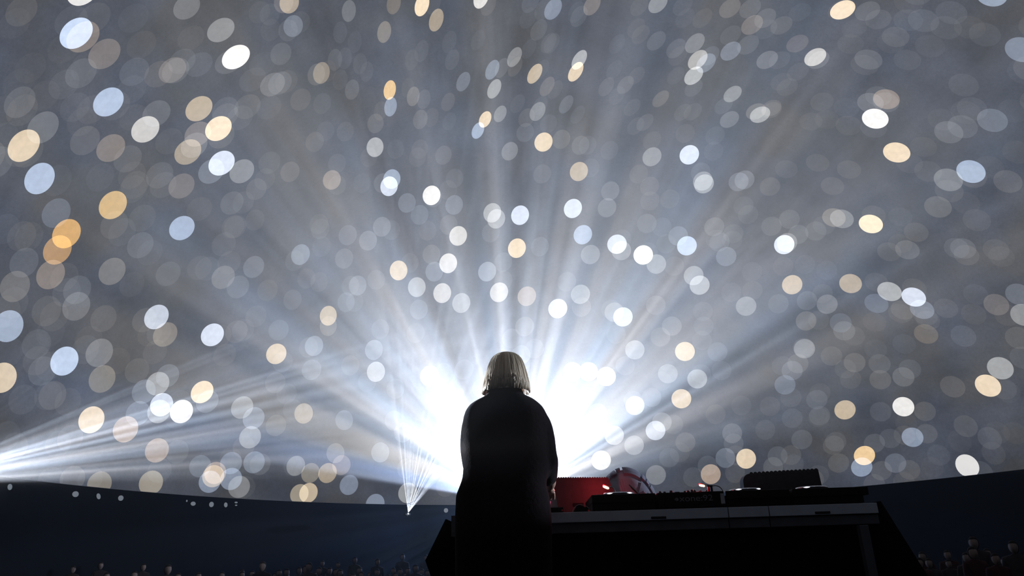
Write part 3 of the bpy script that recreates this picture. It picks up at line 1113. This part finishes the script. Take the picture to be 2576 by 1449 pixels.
# ------------------------------------------------------------------ ribbed cases behind the gear
def ribbed_case(Y, tl, tr, br, zb_, label, nribs, depth=.07, corner=0.0):
    """tl, tr, br: pixels of the front face; the base stands on the table"""
    A, B, C_ = P(*tl, Y), P(*tr, Y), P(*br, Y)
    t = thing('ribbed_case', label, 'case', ((A.x + B.x) / 2, Y, zb_))
    ox = t.location.x
    zA, zB, zC = A.z - zb_, B.z - zb_, C_.z - zb_
    # widen to the base with the slope seen at the right edge
    slope = (C_.x - B.x) / max(.001, (B.z - C_.z))
    xr_b = B.x - ox + slope * zB
    xl_b = A.x - ox
    bm_ = bmesh.new()
    n = 12
    prof = [(xl_b, 0), (xr_b, 0), (B.x - ox, zB)]
    if corner:
        for k in range(7):
            q = k / 6 * math.pi / 2
            prof.append((A.x - ox + corner - corner * math.sin(q), zA - corner + corner * math.cos(q)))
    else:
        prof.append((A.x - ox, zA))
    fr = [bm_.verts.new((x, 0, z)) for x, z in prof]
    bk = [bm_.verts.new((x, depth, z)) for x, z in prof]
    bm_.faces.new(fr); bm_.faces.new(bk[::-1])
    for k in range(len(prof)):
        bm_.faces.new((fr[k], fr[(k + 1) % len(prof)], bk[(k + 1) % len(prof)], bk[k]))
    from_bm('case_body', bm_, M['case'], t)
    # round ribs running over the top
    x_a, x_b = A.x - ox + corner * .9, B.x - ox
    pitch = (x_b - x_a) / nribs
    me = None
    for k in range(nribs):
        x = x_a + pitch * (k + .5)
        z = zA + (zB - zA) * (x - (A.x - ox)) / (x_b - (A.x - ox))
        if me is None:
            b2 = bmesh.new()
            add_lathe(b2, [(pitch * .46, -.002), (pitch * .46, depth)], (0, 0, 0), 12, axis='Y')
            me = bpy.data.meshes.new('rib'); bmesh.ops.recalc_face_normals(b2, faces=b2.faces); b2.to_mesh(me); b2.free()
            me.materials.append(M['case'])
        o = bpy.data.objects.new('rib', me)
        COL.objects.link(o); o.parent = t
        o.location = (x, 0, z - pitch * .15)
    # latch plate on the front
    bm_ = bmesh.new(); add_box(bm_, -.03, .03, -.003, .001, zA * .3, zA * .38, .001)
    from_bm('latch', bm_, M['gear2'], t)
    return t


YC = YT + .50
ribbed_case(YC, (1372, 1202), (1530, 1202), (1545, 1240), ZT, 'black ribbed case lit red behind the left player', 26)
ribbed_case(YC, (1867, 1192), (2058, 1181), (2066, 1216), ZT, 'black ribbed case behind the right players', 17, corner=.045)
# clutter at the left shoulder of the right case
t = thing('cable_connector', 'red and tan connector ends left of the right ribbed case', 'connector', (P(1853, 1226, YT + .395).x, YT + .395, ZT + H2))
lathe('red_end', [(.007, 0), (.009, .01), (.004, .03), (.002, .036)], M['redcap'], t, (-.002, 0, 0), 12)
lathe('tan_end', [(.012, 0), (.012, .008), (.003, .016)], M['tan'], t, (.028, 0, 0), 14)
bm = bmesh.new()
add_tube(bm, bez((.008, .0, .012), (.008, .0, .045), (.016, .0, .05), (.022, .0, .03)), .006, 10)
from_bm('connector_hood', bm, M['gear2'], t, True)

# ------------------------------------------------------------------ grey domed shell behind the left player
YS = YT + .74
c0 = P(1573, 1240, YS)
rx = (P(1657, 1236, YS).x - P(1489, 1240, YS).x) / 2
hz = P(1562, 1177, YS).z - ZT
shell = thing('domed_shell', 'grey domed shell with notched raised panels behind the left player', 'shell', (c0.x, YS, ZT))


def shell_pt(al, rho, k=1.0):
    """al: angle round the outline (0 right, 90 top), rho: 0 faces the front .. 90 outline .. 180 back"""
    return Vector((rx * k * math.cos(al) * math.sin(rho), -.17 * k * math.cos(rho), max(0.0, hz * (1 + (k - 1) * 1.0) * math.sin(al) * math.sin(rho))))


bm = bmesh.new()
nA, nR = 36, 28
rows_ = []
for j in range(1, nR):
    rho = math.pi * j / nR
    rows_.append([bm.verts.new(shell_pt(math.pi * i / nA, rho, .955)) for i in range(nA + 1)])
f0, f1 = bm.verts.new(shell_pt(0, 0, .955)), bm.verts.new(shell_pt(0, math.pi, .955))
for a, b in zip(rows_, rows_[1:]):
    for i in range(nA):
        bm.faces.new((a[i], a[i + 1], b[i + 1], b[i]))
for i in range(nA):
    bm.faces.new((f0, rows_[0][i + 1], rows_[0][i]))
    bm.faces.new((f1, rows_[-1][i], rows_[-1][i + 1]))
from_bm('dome', bm, M['shell'], shell, True)


def panel(a0, a1, r0, r1, k, m, name='raised_panel'):
    bm_ = bmesh.new()
    nn, mm = 10, 8
    g = {}
    for s, kk in ((0, .94), (1, k)):
        for i in range(nn + 1):
            for j in range(mm + 1):
                g[s, i, j] = bm_.verts.new(shell_pt(R(a0 + (a1 - a0) * i / nn), R(r0 + (r1 - r0) * j / mm), kk))
    for i in range(nn):
        for j in range(mm):
            bm_.faces.new((g[1, i, j], g[1, i + 1, j], g[1, i + 1, j + 1], g[1, i, j + 1]))
            bm_.faces.new((g[0, i, j], g[0, i, j + 1], g[0, i + 1, j + 1], g[0, i + 1, j]))
    for i in range(nn):
        bm_.faces.new((g[0, i, 0], g[0, i + 1, 0], g[1, i + 1, 0], g[1, i, 0]))
        bm_.faces.new((g[0, i, mm], g[1, i, mm], g[1, i + 1, mm], g[0, i + 1, mm]))
    for j in range(mm):
        bm_.faces.new((g[0, 0, j], g[1, 0, j], g[1, 0, j + 1], g[0, 0, j + 1]))
        bm_.faces.new((g[0, nn, j], g[0, nn, j + 1], g[1, nn, j + 1], g[1, nn, j]))
    return from_bm(name, bm_, m, shell, False)


# outline panels (with the notches between them), then the flatter inner ones
for (a0, a1, r0, r1, k, m_) in ((126, 178, 52, 120, .985, 'shell'), (107, 123, 66, 118, 1.0, 'shell'), (98, 106, 72, 118, 1.01, 'shell_d'), (62, 94, 58, 120, 1.015, 'shell_d'),
                                (52, 58, 62, 120, 1.025, 'shell_d'), (44, 49, 62, 118, 1.03, 'shell_d'), (3, 40, 60, 120, 1.03, 'shell_d'),
                                (108, 150, 26, 48, .985, 'shell'), (30, 58, 34, 56, 1.0, 'shell_d'), (5, 26, 30, 54, .995, 'shell_d'), (64, 100, 30, 52, .985, 'shell')):
    panel(a0, a1, r0, r1, k, M[m_])


def dimple(al, rho, r, k):
    c = shell_pt(R(al), R(rho), k)
    n = (shell_pt(R(al), R(rho), 1.3) - shell_pt(R(al), R(rho), .9)).normalized()
    a = n.orthogonal().normalized(); b = n.cross(a)
    bm_ = bmesh.new()
    rg = []
    for q, h in [(r, -.004), (r * .96, .003), (r * .74, .003), (r * .66, -.002)]:
        rg.append([bm_.verts.new(c + n * h + (a * math.cos(2 * math.pi * i / 20) + b * math.sin(2 * math.pi * i / 20)) * q) for i in range(20)])
    for u, v_ in zip(rg, rg[1:]):
        for i in range(20):
            bm_.faces.new((u[i], u[(i + 1) % 20], v_[(i + 1) % 20], v_[i]))
    bm_.faces.new(rg[-1])
    from_bm('ring', bm_, M['shell'], shell, True)


dimple(113, 68, .026, 1.012)
dimple(42, 45, .020, 1.0)
dimple(16, 68, .018, 1.03)
bm = bmesh.new()
sp_ = []
for (px, py) in ((1576, 1200), (1584, 1205), (1594, 1210), (1603, 1217), (1610, 1227), (1612, 1237)):
    u, w = (px - 1573) / 84, (1240 - py) / 63
    sp_.append(Vector((rx * u * .99, -.17 * math.sqrt(max(0, 1 - u * u - w * w)) * .99, hz * w * .99)))
add_tube(bm, sp_, .004, 8, [.002, .006, .006, .004, .003, .0015])
from_bm('slit', bm, M['slot'], shell, True)

# ------------------------------------------------------------------ small things at the left of the table
Yc = YT + .22
cA = P(1381, 1277, YT + .08)
t = thing('grey_card', 'leaning grey card between the person and the red-lit case', 'card', (cA.x, YT + .10, ZT))
w0 = hpx(24)
x0, x1 = -.03, w0 + .004
hh = P(1395, 1239, YT + .10).z - ZT
bm = bmesh.new()
q = [(x0, .0, .0), (x1, .0, .0), (x1 - .012, .03, hh), (x0, .03, hh * .86)]
a = [bm.verts.new(p) for p in q]
b = [bm.verts.new((p[0], p[1] + .004, p[2])) for p in q]
bm.faces.new(a); bm.faces.new(b[::-1])
for k in range(4):
    bm.faces.new((a[k], a[(k + 1) % 4], b[(k + 1) % 4], b[k]))
from_bm('card_sheet', bm, M['card'], t)
bm = bmesh.new()
q = [(.000, .012, hh * .62), (.014, .012, hh * .60), (.009, .008, hh * .34), (.003, .008, hh * .34)]
a = [bm.verts.new((p[0] - .002, p[1] - .006, p[2])) for p in q]
b = [bm.verts.new((p[0] - .002, p[1] + .012, p[2])) for p in q]
bm.faces.new(a); bm.faces.new(b[::-1])
for k in range(4):
    bm.faces.new((a[k], a[(k + 1) % 4], b[(k + 1) % 4], b[k]))
from_bm('lit_screen', bm, M['screen'], t)

t = thing('small_box', 'flat black box on the table edge right beside the person', 'box', (P(1400, 1285, YT + .05).x, YT + .03, ZT))
bm = bmesh.new(); add_box(bm, -hpx(19), hpx(17), 0, .05, 0, hpx(14), .003)
from_bm('box_body', bm, M['gear'], t)
lathe('button', [(.004, 0), (.004, .003)], M['redcap'], t, (hpx(14), -.002, hpx(6)), 10, axis='Y')  # red glint on the box, put in as a small red stud

t = thing('power_adapter', 'small black wedge-shaped adapter with loose wires left of the players', 'adapter', (P(1463, 1287, YT + .04).x, YT + .035, ZT))
bm = bmesh.new()
q = [(-hpx(22), 0), (hpx(20), 0), (hpx(19), hpx(9)), (-hpx(6), hpx(19)), (-hpx(12), hpx(17))]
a = [bm.verts.new((p[0], 0, p[1])) for p in q]
b = [bm.verts.new((p[0], .06, p[1])) for p in q]
bm.faces.new(a); bm.faces.new(b[::-1])
for k in range(5):
    bm.faces.new((a[k], a[(k + 1) % 5], b[(k + 1) % 5], b[k]))
from_bm('adapter_body', bm, M['gear'], t)
tube('wire', bez((-hpx(24), -.005, .002), (-hpx(20), -.01, hpx(10)), (-hpx(12), -.01, hpx(20)), (-hpx(2), .0, hpx(19))), .0014, M['wire'], t, 6)
tube('wire', bez((-hpx(2), .0, hpx(19)), (hpx(10), -.01, hpx(16)), (hpx(14), -.01, hpx(14)), (hpx(20), .0, hpx(8))), .0014, M['wire'], t, 6)
lathe('red_glint', [(.005, 0), (.006, .004), (.004, .012)], M['redcap'], t, (hpx(18), -.012, .006), 10, axis='Y')  # glint of red light beside the adapter, modelled as a red stub

# ------------------------------------------------------------------ the person at the table
YP = 3.52


def zat(py, px=1272, Y=YP):
    return P(px, py, Y).z


def xat(px, py, Y=YP):
    return P(px, py, Y).x


x0 = xat(1272, 1100)
person = thing('person', 'person with a blonde bob in a long black coat, back turned, at the gear table', 'person', (x0, YP, 0))
HT = zat(888)                     # top of the hair
zsh = zat(1022)                   # shoulder line
# joints relative to the person
J = [(0, 0, .92), (0, .0, 1.06), (0, .0, 1.22), (0, -.005, zsh - .03), (0, .012, zsh + .045), (0, .03, zsh + .10),
     (.145, 0, zsh - .07), (.192, .005, 1.14), (.215, .22, ZT + .13), (.205, .27, ZT + .115),
     (-.145, 0, zsh - .065), (-.158, .005, 1.14), (-.15, .22, ZT + .13), (-.14, .27, ZT + .115),
     (.09, 0, .86), (.10, .01, .48), (.105, -.01, .09), (.11, .10, .035),
     (-.09, 0, .86), (-.10, .01, .48), (-.105, -.01, .09), (-.11, .10, .035)]
E_ = [(0, 1), (1, 2), (2, 3), (3, 4), (4, 5), (3, 6), (6, 7), (7, 8), (8, 9), (3, 10), (10, 11), (11, 12), (12, 13),
      (0, 14), (14, 15), (15, 16), (16, 17), (0, 18), (18, 19), (19, 20), (20, 21)]
Rr = [(.15, .10), (.14, .095), (.15, .10), (.13, .085), .052, .055, .042, .038, .027, .024, .042, .038, .027, .024,
      (.085, .085), .055, .036, .035, (.085, .085), .055, .036, .035]
parts = [skin_mesh(J, E_, Rr, 2)]
# hands with five fingers each, curved down onto the gear
for sx, (wx, wy, wz) in ((1, J[9]), (-1, J[13])):
    wv = Vector((wx, wy, wz))
    hv, he, hr = [wv, wv + Vector((0, .04, -.008)), wv + Vector((0, .078, -.016))], [(0, 1), (1, 2)], [.022, (.036, .015), (.038, .014)]
    parts.append(skin_mesh(hv, he, hr, 2))
    for fi, (fx, ln) in enumerate(((-.030, .060), (-.010, .068), (.010, .064), (.028, .050))):
        b0 = wv + Vector((fx * .9, .070, -.016))
        pts = [b0, b0 + Vector((fx * .08, ln * .5, -.002)), b0 + Vector((fx * .12, ln * .85, -.016)), b0 + Vector((fx * .12, ln * 1.02, -.034))]
        parts.append(skin_mesh(pts, [(0, 1), (1, 2), (2, 3)], [.0095, .0088, .008, .0068], 2))
    b0 = wv + Vector((-sx * .026, .022, -.008))
    pts = [b0, b0 + Vector((-sx * .022, .024, -.008)), b0 + Vector((-sx * .028, .048, -.018)), b0 + Vector((-sx * .024, .066, -.03))]
    parts.append(skin_mesh(pts, [(0, 1), (1, 2), (2, 3)], [.0125, .011, .0095, .008], 2))
# head (faces the gear, +y)
hc = Vector((0, .035, HT - .125))
bm = bmesh.new()
bmesh.ops.create_uvsphere(bm, u_segments=40, v_segments=28, radius=1)
for v in bm.verts:
    x, y, z = v.co
    # skull / jaw: narrower below, flat face
    w = 1 - .28 * max(0, -z) ** 1.3
    yy = y * (1 - .10 * max(0, -z)) if y > 0 else y * (1 - .35 * max(0, -z))
    v.co = Vector((x * .074 * w, yy * .094, z * .112))
    if y > .3:
        v.co.y += .020 * math.exp(-((x / .16) ** 2 + ((z + .12) / .22) ** 2))          # nose
        v.co.y -= .008 * (math.exp(-(((x - .38) / .2) ** 2 + ((z - .08) / .16) ** 2)) + math.exp(-(((x + .38) / .2) ** 2 + ((z - .08) / .16) ** 2)))   # eye sockets
        v.co.y += .006 * math.exp(-((x / .3) ** 2 + ((z + .48) / .07) ** 2)) + .005 * math.exp(-((x / .26) ** 2 + ((z + .6) / .07) ** 2))  # lips
        v.co.y += .006 * math.exp(-((x / .3) ** 2 + ((z + .86) / .16) ** 2))           # chin
    v.co += hc
for sx in (-1, 1):
    g = bmesh.ops.create_uvsphere(bm, u_segments=14, v_segments=10, radius=1)
    for v in g['verts']:
        v.co = Vector((v.co.x * .010 + sx * .076, v.co.y * .018 - .002, v.co.z * .032)) + hc + Vector((0, 0, -.005))
me = bpy.data.meshes.new('h'); bm.to_mesh(me); bm.free()
parts.append(me)
body_me = remesh(parts, .0055, 2)
body = link_mesh('body', body_me, M['skin'], person, True)
for sx in (-1, 1):
    bm = bmesh.new()
    bmesh.ops.create_uvsphere(bm, u_segments=12, v_segments=8, radius=.0115)
    bmesh.ops.translate(bm, vec=hc + Vector((sx * .029, .079, .009)), verts=bm.verts)
    from_bm('eye', bm, mat('eye_white', (.8, .8, .8), .3, noise_amt=.02), person, True)


# coat: rings measured from the outline, joined with the sleeves
def ring_loft(rows, seg=48, power=2.4, fold=0.0, seed=0):
    """rows: (z, xl, xr, yc, half depth)"""
    bm_ = bmesh.new()
    rg = []
    for (z, xl, xr, yc, hd) in rows:
        ring = []
        cx, hw = (xl + xr) / 2, (xr - xl) / 2
        for k in range(seg):
            a = 2 * math.pi * k / seg
            ca, sa = math.cos(a), math.sin(a)
            ex = 2 / power
            X = hw * math.copysign(abs(ca) ** ex, ca)
            Y = hd * math.copysign(abs(sa) ** ex, sa)
            if fold:
                f = 1 + fold * (noise.noise(Vector((ca * 2.2, sa * 2.2 + seed, z * 2.5))) + .5 * math.sin(a * 9 + z * 3))
                X *= f; Y *= f
            ring.append(bm_.verts.new((cx + X, yc + Y, z)))
        rg.append(ring)
    for a, b in zip(rg, rg[1:]):
        for k in range(seg):
            bm_.faces.new((a[k], a[(k + 1) % seg], b[(k + 1) % seg], b[k]))
    bm_.faces.new(rg[0][::-1]); bm_.faces.new(rg[-1])
    bmesh.ops.recalc_face_normals(bm_, faces=bm_.faces)
    me_ = bpy.data.meshes.new('l'); bm_.to_mesh(me_); bm_.free()
    return me_


def prow(py, pl, pr, yc, hd):
    return (zat(py, (pl + pr) / 2), xat(pl, py) - x0, xat(pr, py) - x0, yc, hd)


coat_rows = [(.36, xat(1150, 1262) - x0, xat(1384, 1262) - x0, 0, .17), (.60, xat(1145, 1449) - x0, xat(1390, 1449) - x0, 0, .172), prow(1400, 1145, 1389, 0, .17), prow(1340, 1145, 1389, 0, .168),
             prow(1300, 1145, 1387, 0, .165), prow(1262, 1147, 1384, .0, .16), prow(1245, 1147, 1380, .0, .158), prow(1225, 1155, 1374, .0, .158), prow(1200, 1164, 1378, .0, .15), prow(1160, 1166, 1384, .0, .145),
             prow(1110, 1163, 1382, .0, .14), prow(1070, 1163, 1380, .0, .132), prow(1045, 1167, 1376, .0, .118), prow(1028, 1173, 1367, .0, .10), prow(1014, 1184, 1353, .003, .085),
             prow(1003, 1202, 1339, .008, .072), prow(994, 1222, 1318, .012, .064), prow(978, 1226, 1312, .016, .06)]
coat_body = ring_loft(coat_rows, 48, 2.3, .012, 3)
sl = []
for sx in (1, -1):
    # sleeve: shoulder, upper arm, elbow, forearm, cuff
    if sx > 0:
        pts = [(.135, .0, zsh - .045), (.168, .0, zsh - .11), (.190, .0, zsh - .26), (.196, .01, 1.13), (.198, .10, 1.09), (.200, .19, ZT + .135)]
    else:
        pts = [(-.130, .0, zsh - .045), (-.155, .0, zsh - .11), (-.164, .01, zsh - .2), (-.158, .03, 1.13), (-.155, .11, 1.09), (-.165, .19, ZT + .135)]
    sl.append(skin_mesh(pts, [(i, i + 1) for i in range(5)], [.070, .068, .060, .058, .052, .045], 2))
coat_me = remesh([coat_body] + sl, .009, 16)
coat = link_mesh('coat', coat_me, M['coat'], person, True)
# turned-up collar
col_rows = [prow(1001, 1216, 1324, .014, .072), prow(990, 1224, 1318, .018, .068), prow(976, 1229, 1312, .022, .064), prow(970, 1232, 1309, .024, .060)]
link_mesh('collar', ring_loft(col_rows, 40, 2.1, .01, 5), M['coat'], person, True)
for sx in (-1, 1):
    tr = skin_mesh([(sx * .095, 0, .80), (sx * .10, .01, .48), (sx * .105, -.008, .07)], [(0, 1), (1, 2)], [.10, .078, .068], 2)
    link_mesh('trouser_leg', tr, M['trouser'], person, True)
    sh = skin_mesh([(sx * .108, -.035, .042), (sx * .108, .03, .045), (sx * .112, .11, .036), (sx * .115, .17, .03)], [(0, 1), (1, 2), (2, 3)], [(.04, .04), (.042, .042), (.045, .032), (.036, .026)], 2)
    link_mesh('shoe', sh, M['shoe'], person, True)

# hair: a bob made of a smooth base and many locks
hrows_px = [(887.5, 1266, 1283), (889.5, 1254, 1292), (894, 1243.5, 1302.5), (903, 1236, 1311), (915, 1230.5, 1316.5), (930, 1226, 1321.5), (945, 1222, 1325.5), (960, 1218, 1329.5), (973, 1214.5, 1332.5), (987, 1210.5, 1335)]
HR = []
for (py, pl, pr) in hrows_px:
    z = zat(py, 1272)
    hw = (xat(pr, py) - xat(pl, py)) / 2
    cx = (xat(pr, py) + xat(pl, py)) / 2 - x0
    HR.append((z, cx, hw))


def hair_at(u):
    """u 0 crown .. 1 tips"""
    f = u * (len(HR) - 1)
    i = min(int(f), len(HR) - 2)
    f -= i
    a, b = HR[i], HR[i + 1]
    return tuple(a[k] * (1 - f) + b[k] * f for k in range(3))


def hair_pt(a, u, k=1.0):
    z, cx, hw = hair_at(u)
    hd = min(hw * 1.12, .118)
    return Vector((cx + hw * k * math.cos(a), .012 + hd * k * math.sin(a), z))


FRONT0, FRONT1 = R(52), R(128)      # face opening (towards +y)
bm = bmesh.new()
lk = bm.verts.layers.float.new('lock')
angs = [R(128) + (R(412) - R(128)) * i / 90 for i in range(91)]
grid = []
NU = 18
for j in range(NU + 1):
    u = j / NU
    row = []
    for i, a in enumerate(angs):
        g = .965 + .028 * math.sin(a * 17 + 2.2 * math.sin(a * 3)) * min(1, u * 3)
        g -= .040 * max(0, u - .85) / .15 * (.5 + .8 * math.exp(-((a - R(270)) / R(45)) ** 2))
        v = bm.verts.new(hair_pt(a, u, g))
        v[lk] = .38 + .3 * math.sin(i * 1.7)
        row.append(v)
    grid.append(row)
for a, b in zip(grid, grid[1:]):
    for i in range(len(angs) - 1):
        bm.faces.new((a[i], a[i + 1], b[i + 1], b[i]))
bm.faces.new(grid[0])
# cap over the forehead
capv = []
for j in range(4):
    u = j / NU
    row = []
    for i in range(13):
        a = FRONT0 + (FRONT1 - FRONT0) * i / 12
        v = bm.verts.new(hair_pt(a, u + .0, .97)); v[lk] = .3
        row.append(v)
    capv.append(row)
for a, b in zip(capv, capv[1:]):
    for i in range(12):
        bm.faces.new((a[i], a[i + 1], b[i + 1], b[i]))
rh = random.Random(5)
for layer in range(2):
    n = 96
    for i in range(n):
        a0 = R(124) + (R(416) - R(124)) * (i + rh.random() * .8) / n
        crown = R(270) + (a0 - R(270)) * .82
        lock = .15 + .85 * rh.random() ** 1.2
        end = 1.0 + rh.uniform(-.05, .035) - .020 * math.exp(-((a0 - R(265)) / R(32)) ** 2)
        bend = rh.uniform(-.05, .05)
        pts, rads = [], []
        nn = 12
        for q in range(nn + 1):
            u = .02 + (end - .02) * q / nn
            a = crown + (a0 - crown) * min(1, u * 2.0) + bend * math.sin(u * 3.1) + .03 * math.sin(u * 7 + i)
            k = 1.0 + .010 * layer + rh.uniform(-.003, .003) - .045 * max(0, u - .85) / .15 * (.5 + .8 * math.exp(-((a0 - R(270)) / R(45)) ** 2))
            uu = min(u, 1.0)
            p = hair_pt(a, uu, k - .012)
            if u > 1: p.z -= (u - 1) * .10
            pts.append(p)
            rads.append(.0018 + .0034 * math.sin(min(1, u * 1.15) * math.pi * .5) * (1 if q < nn - 1 else (.75 if q == nn - 1 else .25)))
        rg = add_tube(bm, pts, .005, 6, rads)
        for r_ in rg:
            for v in r_:
                v[lk] = lock
hair = from_bm('hair', bm, M['hair'], person, True)
tag(hair, 'blonde chin-length bob')

# ------------------------------------------------------------------ the crowd in the dark
def spectator_meshes():
    out_ = []
    # standing figure 1.7 m, facing -y (the stage)
    Jt = [(0, 0, .92), (0, 0, 1.12), (0, 0, 1.36), (0, 0, 1.46), (0, -.01, 1.50),
          (.18, 0, 1.38), (.23, 0, 1.10), (.20, -.14, .93), (-.18, 0, 1.38), (-.23, 0, 1.10), (-.20, -.14, .93),
          (.09, 0, .84), (.10, 0, .46), (.10, 0, .08), (.11, -.12, .04), (-.09, 0, .84), (-.10, 0, .46), (-.10, 0, .08), (-.11, -.12, .04)]
    Et = [(0, 1), (1, 2), (2, 3), (3, 4), (2, 5), (5, 6), (6, 7), (2, 8), (8, 9), (9, 10), (0, 11), (11, 12), (12, 13), (13, 14), (0, 15), (15, 16), (16, 17), (17, 18)]
    Rt = [(.15, .11), (.14, .10), (.15, .10), .055, .05, .07, .05, .035, .07, .05, .035, .09, .065, .045, .035, .09, .065, .045, .035]
    out_.append((skin_mesh(Jt, Et, Rt, 1), Vector((0, -.01, 1.595))))
    # seated on a chair height, 1.2 m
    Js = [(0, 0, .45), (0, 0, .65), (0, 0, .88), (0, -.01, .98), (0, -.02, 1.01),
          (.18, 0, .90), (.22, -.03, .64), (.14, -.26, .55), (-.18, 0, .90), (-.22, -.03, .64), (-.14, -.26, .55),
          (.10, -.05, .45), (.12, -.45, .46), (.12, -.45, .08), (.12, -.57, .04), (-.10, -.05, .45), (-.12, -.45, .46), (-.12, -.45, .08), (-.12, -.57, .04)]
    out_.append((skin_mesh(Js, Et, Rt, 1), Vector((0, -.02, 1.10))))
    return out_


bodies = spectator_meshes()
bm = bmesh.new()
bmesh.ops.create_uvsphere(bm, u_segments=14, v_segments=10, radius=1)
for v in bm.verts:
    x, y, z = v.co
    v.co = Vector((x * .078 * (1 - .2 * max(0, -z)), y * .095 - (.02 if (y < -.7 and abs(x) < .3 and -.4 < z < .1) else 0), z * .115))
head_me = bpy.data.meshes.new('head'); bm.to_mesh(head_me); bm.free()
head_me.polygons.foreach_set('use_smooth', [True] * len(head_me.polygons))
head_me.materials.append(M['face'])
bm = bmesh.new()
bmesh.ops.create_uvsphere(bm, u_segments=14, v_segments=10, radius=1)
for v in bm.verts:
    x, y, z = v.co
    if y < -.15 and z < .45:
        v.co = Vector((x * .07, -.0, z * .08))
    else:
        v.co = Vector((x * .090, y * .104 + .006, z * .122 + .008))
hair_me = bpy.data.meshes.new('hair_cap'); bm.to_mesh(hair_me); bm.free()
hair_me.polygons.foreach_set('use_smooth', [True] * len(hair_me.polygons))
hair_me.materials.append(M['hairdark'])
bmes = []
for (bme, hp) in bodies:
    for cm in ('cloth1', 'cloth2', 'cloth3'):
        c = bme.copy()
        c.materials.clear()
        c.materials.append(M[cm])
        c.polygons.foreach_set('use_smooth', [True] * len(c.polygons))
        bmes.append(c)

# head tops seen in the photo: (x, y), then the denser lower rows
HEADS = [(186, 1424), (255, 1414), (362, 1418), (424, 1420), (270, 1440), (340, 1436), (662, 1412), (668, 1438), (727, 1407), (722, 1430), (779, 1415), (812, 1410), (768, 1422), (790, 1432),
         (851, 1414), (855, 1432), (893, 1401), (905, 1426), (918, 1434), (950, 1406), (947, 1430), (990, 1428), (1013, 1393), (1010, 1412), (1020, 1440), (1045, 1420), (1062, 1431), (1078, 1427),
         (1085, 1441), (1035, 1442), (960, 1440), (880, 1440), (830, 1436), (700, 1440), (610, 1432), (560, 1438), (500, 1440), (450, 1441), (1072, 1396),
         (2318, 1388), (2312, 1408), (2309, 1432), (2395, 1345), (2445, 1350), (2396, 1378), (2380, 1384), (2442, 1375), (2428, 1390), (2480, 1380), (2500, 1392), (2545, 1360), (2560, 1400),
         (2340, 1428), (2360, 1420), (2410, 1422), (2450, 1418), (2485, 1424), (2530, 1428), (2290, 1440), (2390, 1436)]
rc = random.Random(11)
ORD = 'first second third fourth fifth sixth seventh eighth ninth tenth eleventh twelfth thirteenth fourteenth fifteenth sixteenth seventeenth eighteenth nineteenth twentieth'.split()
for tens in ('twenty', 'thirty', 'forty', 'fifty', 'sixty'):
    ORD += [tens + '-' + q for q in ORD[:9]] + [dict(twenty='thirtieth', thirty='fortieth', forty='fiftieth', fifty='sixtieth', sixty='seventieth')[tens]]
for k in range(24):
    HEADS.append((int(610 + 20 * k + rc.uniform(-8, 8)), int(rc.uniform(1426, 1446))))
HEADS.sort()
nth = {False: 0, True: 0}
placed = []
for (px, py) in HEADS:
    right = px > 2000
    for tries in range(60):
        base = rc.uniform(20.5, 26.5) if not right else rc.uniform(12.0, 17.5)
        d = ray(px, py)
        hd = math.hypot(d.x, d.y)
        t_ = base / hd
        pt = CAM + d * t_
        hgt = pt.z
        if math.hypot(pt.x - HC.x, pt.y - HC.y) > RAD - .7:
            continue
        if any((pt.x - q.x) ** 2 + (pt.y - q.y) ** 2 < .8 ** 2 for q in placed):
            continue
        break
    else:
        continue
    if math.hypot(pt.x - HC.x, pt.y - HC.y) > RAD - .5:
        continue
    placed.append(pt)
    nth[right] += 1
    stand = hgt > 1.30
    ref = 1.715 if stand else 1.222
    s = hgt / ref
    s = min(1.12, max(.62, s))
    bme = bmes[(0 if stand else 3) + (2 if (right and rc.random() < .5) else rc.choice((0, 0, 1)))]
    hp = bodies[0 if stand else 1][1]
    face_stage = math.atan2(-(CAM.x - pt.x), (CAM.y - pt.y)) + math.pi
    t = thing('spectator', f"dim {'standing' if stand else 'seated'} spectator, {ORD[nth[right] - 1]} from the left in the crowd {'right' if right else 'left'} of the table", 'person', (pt.x, pt.y, 0), face_stage + rc.uniform(-.5, .5), 'spectators in the dark at the bottom')
    t.scale = (s, s, s)
    ob = bpy.data.objects.new('body', bme); COL.objects.link(ob); ob.parent = t
    oh = bpy.data.objects.new('head', head_me); COL.objects.link(oh); oh.parent = t; oh.location = hp
    oa = bpy.data.objects.new('hair', hair_me); COL.objects.link(oa); oa.parent = t; oa.location = hp
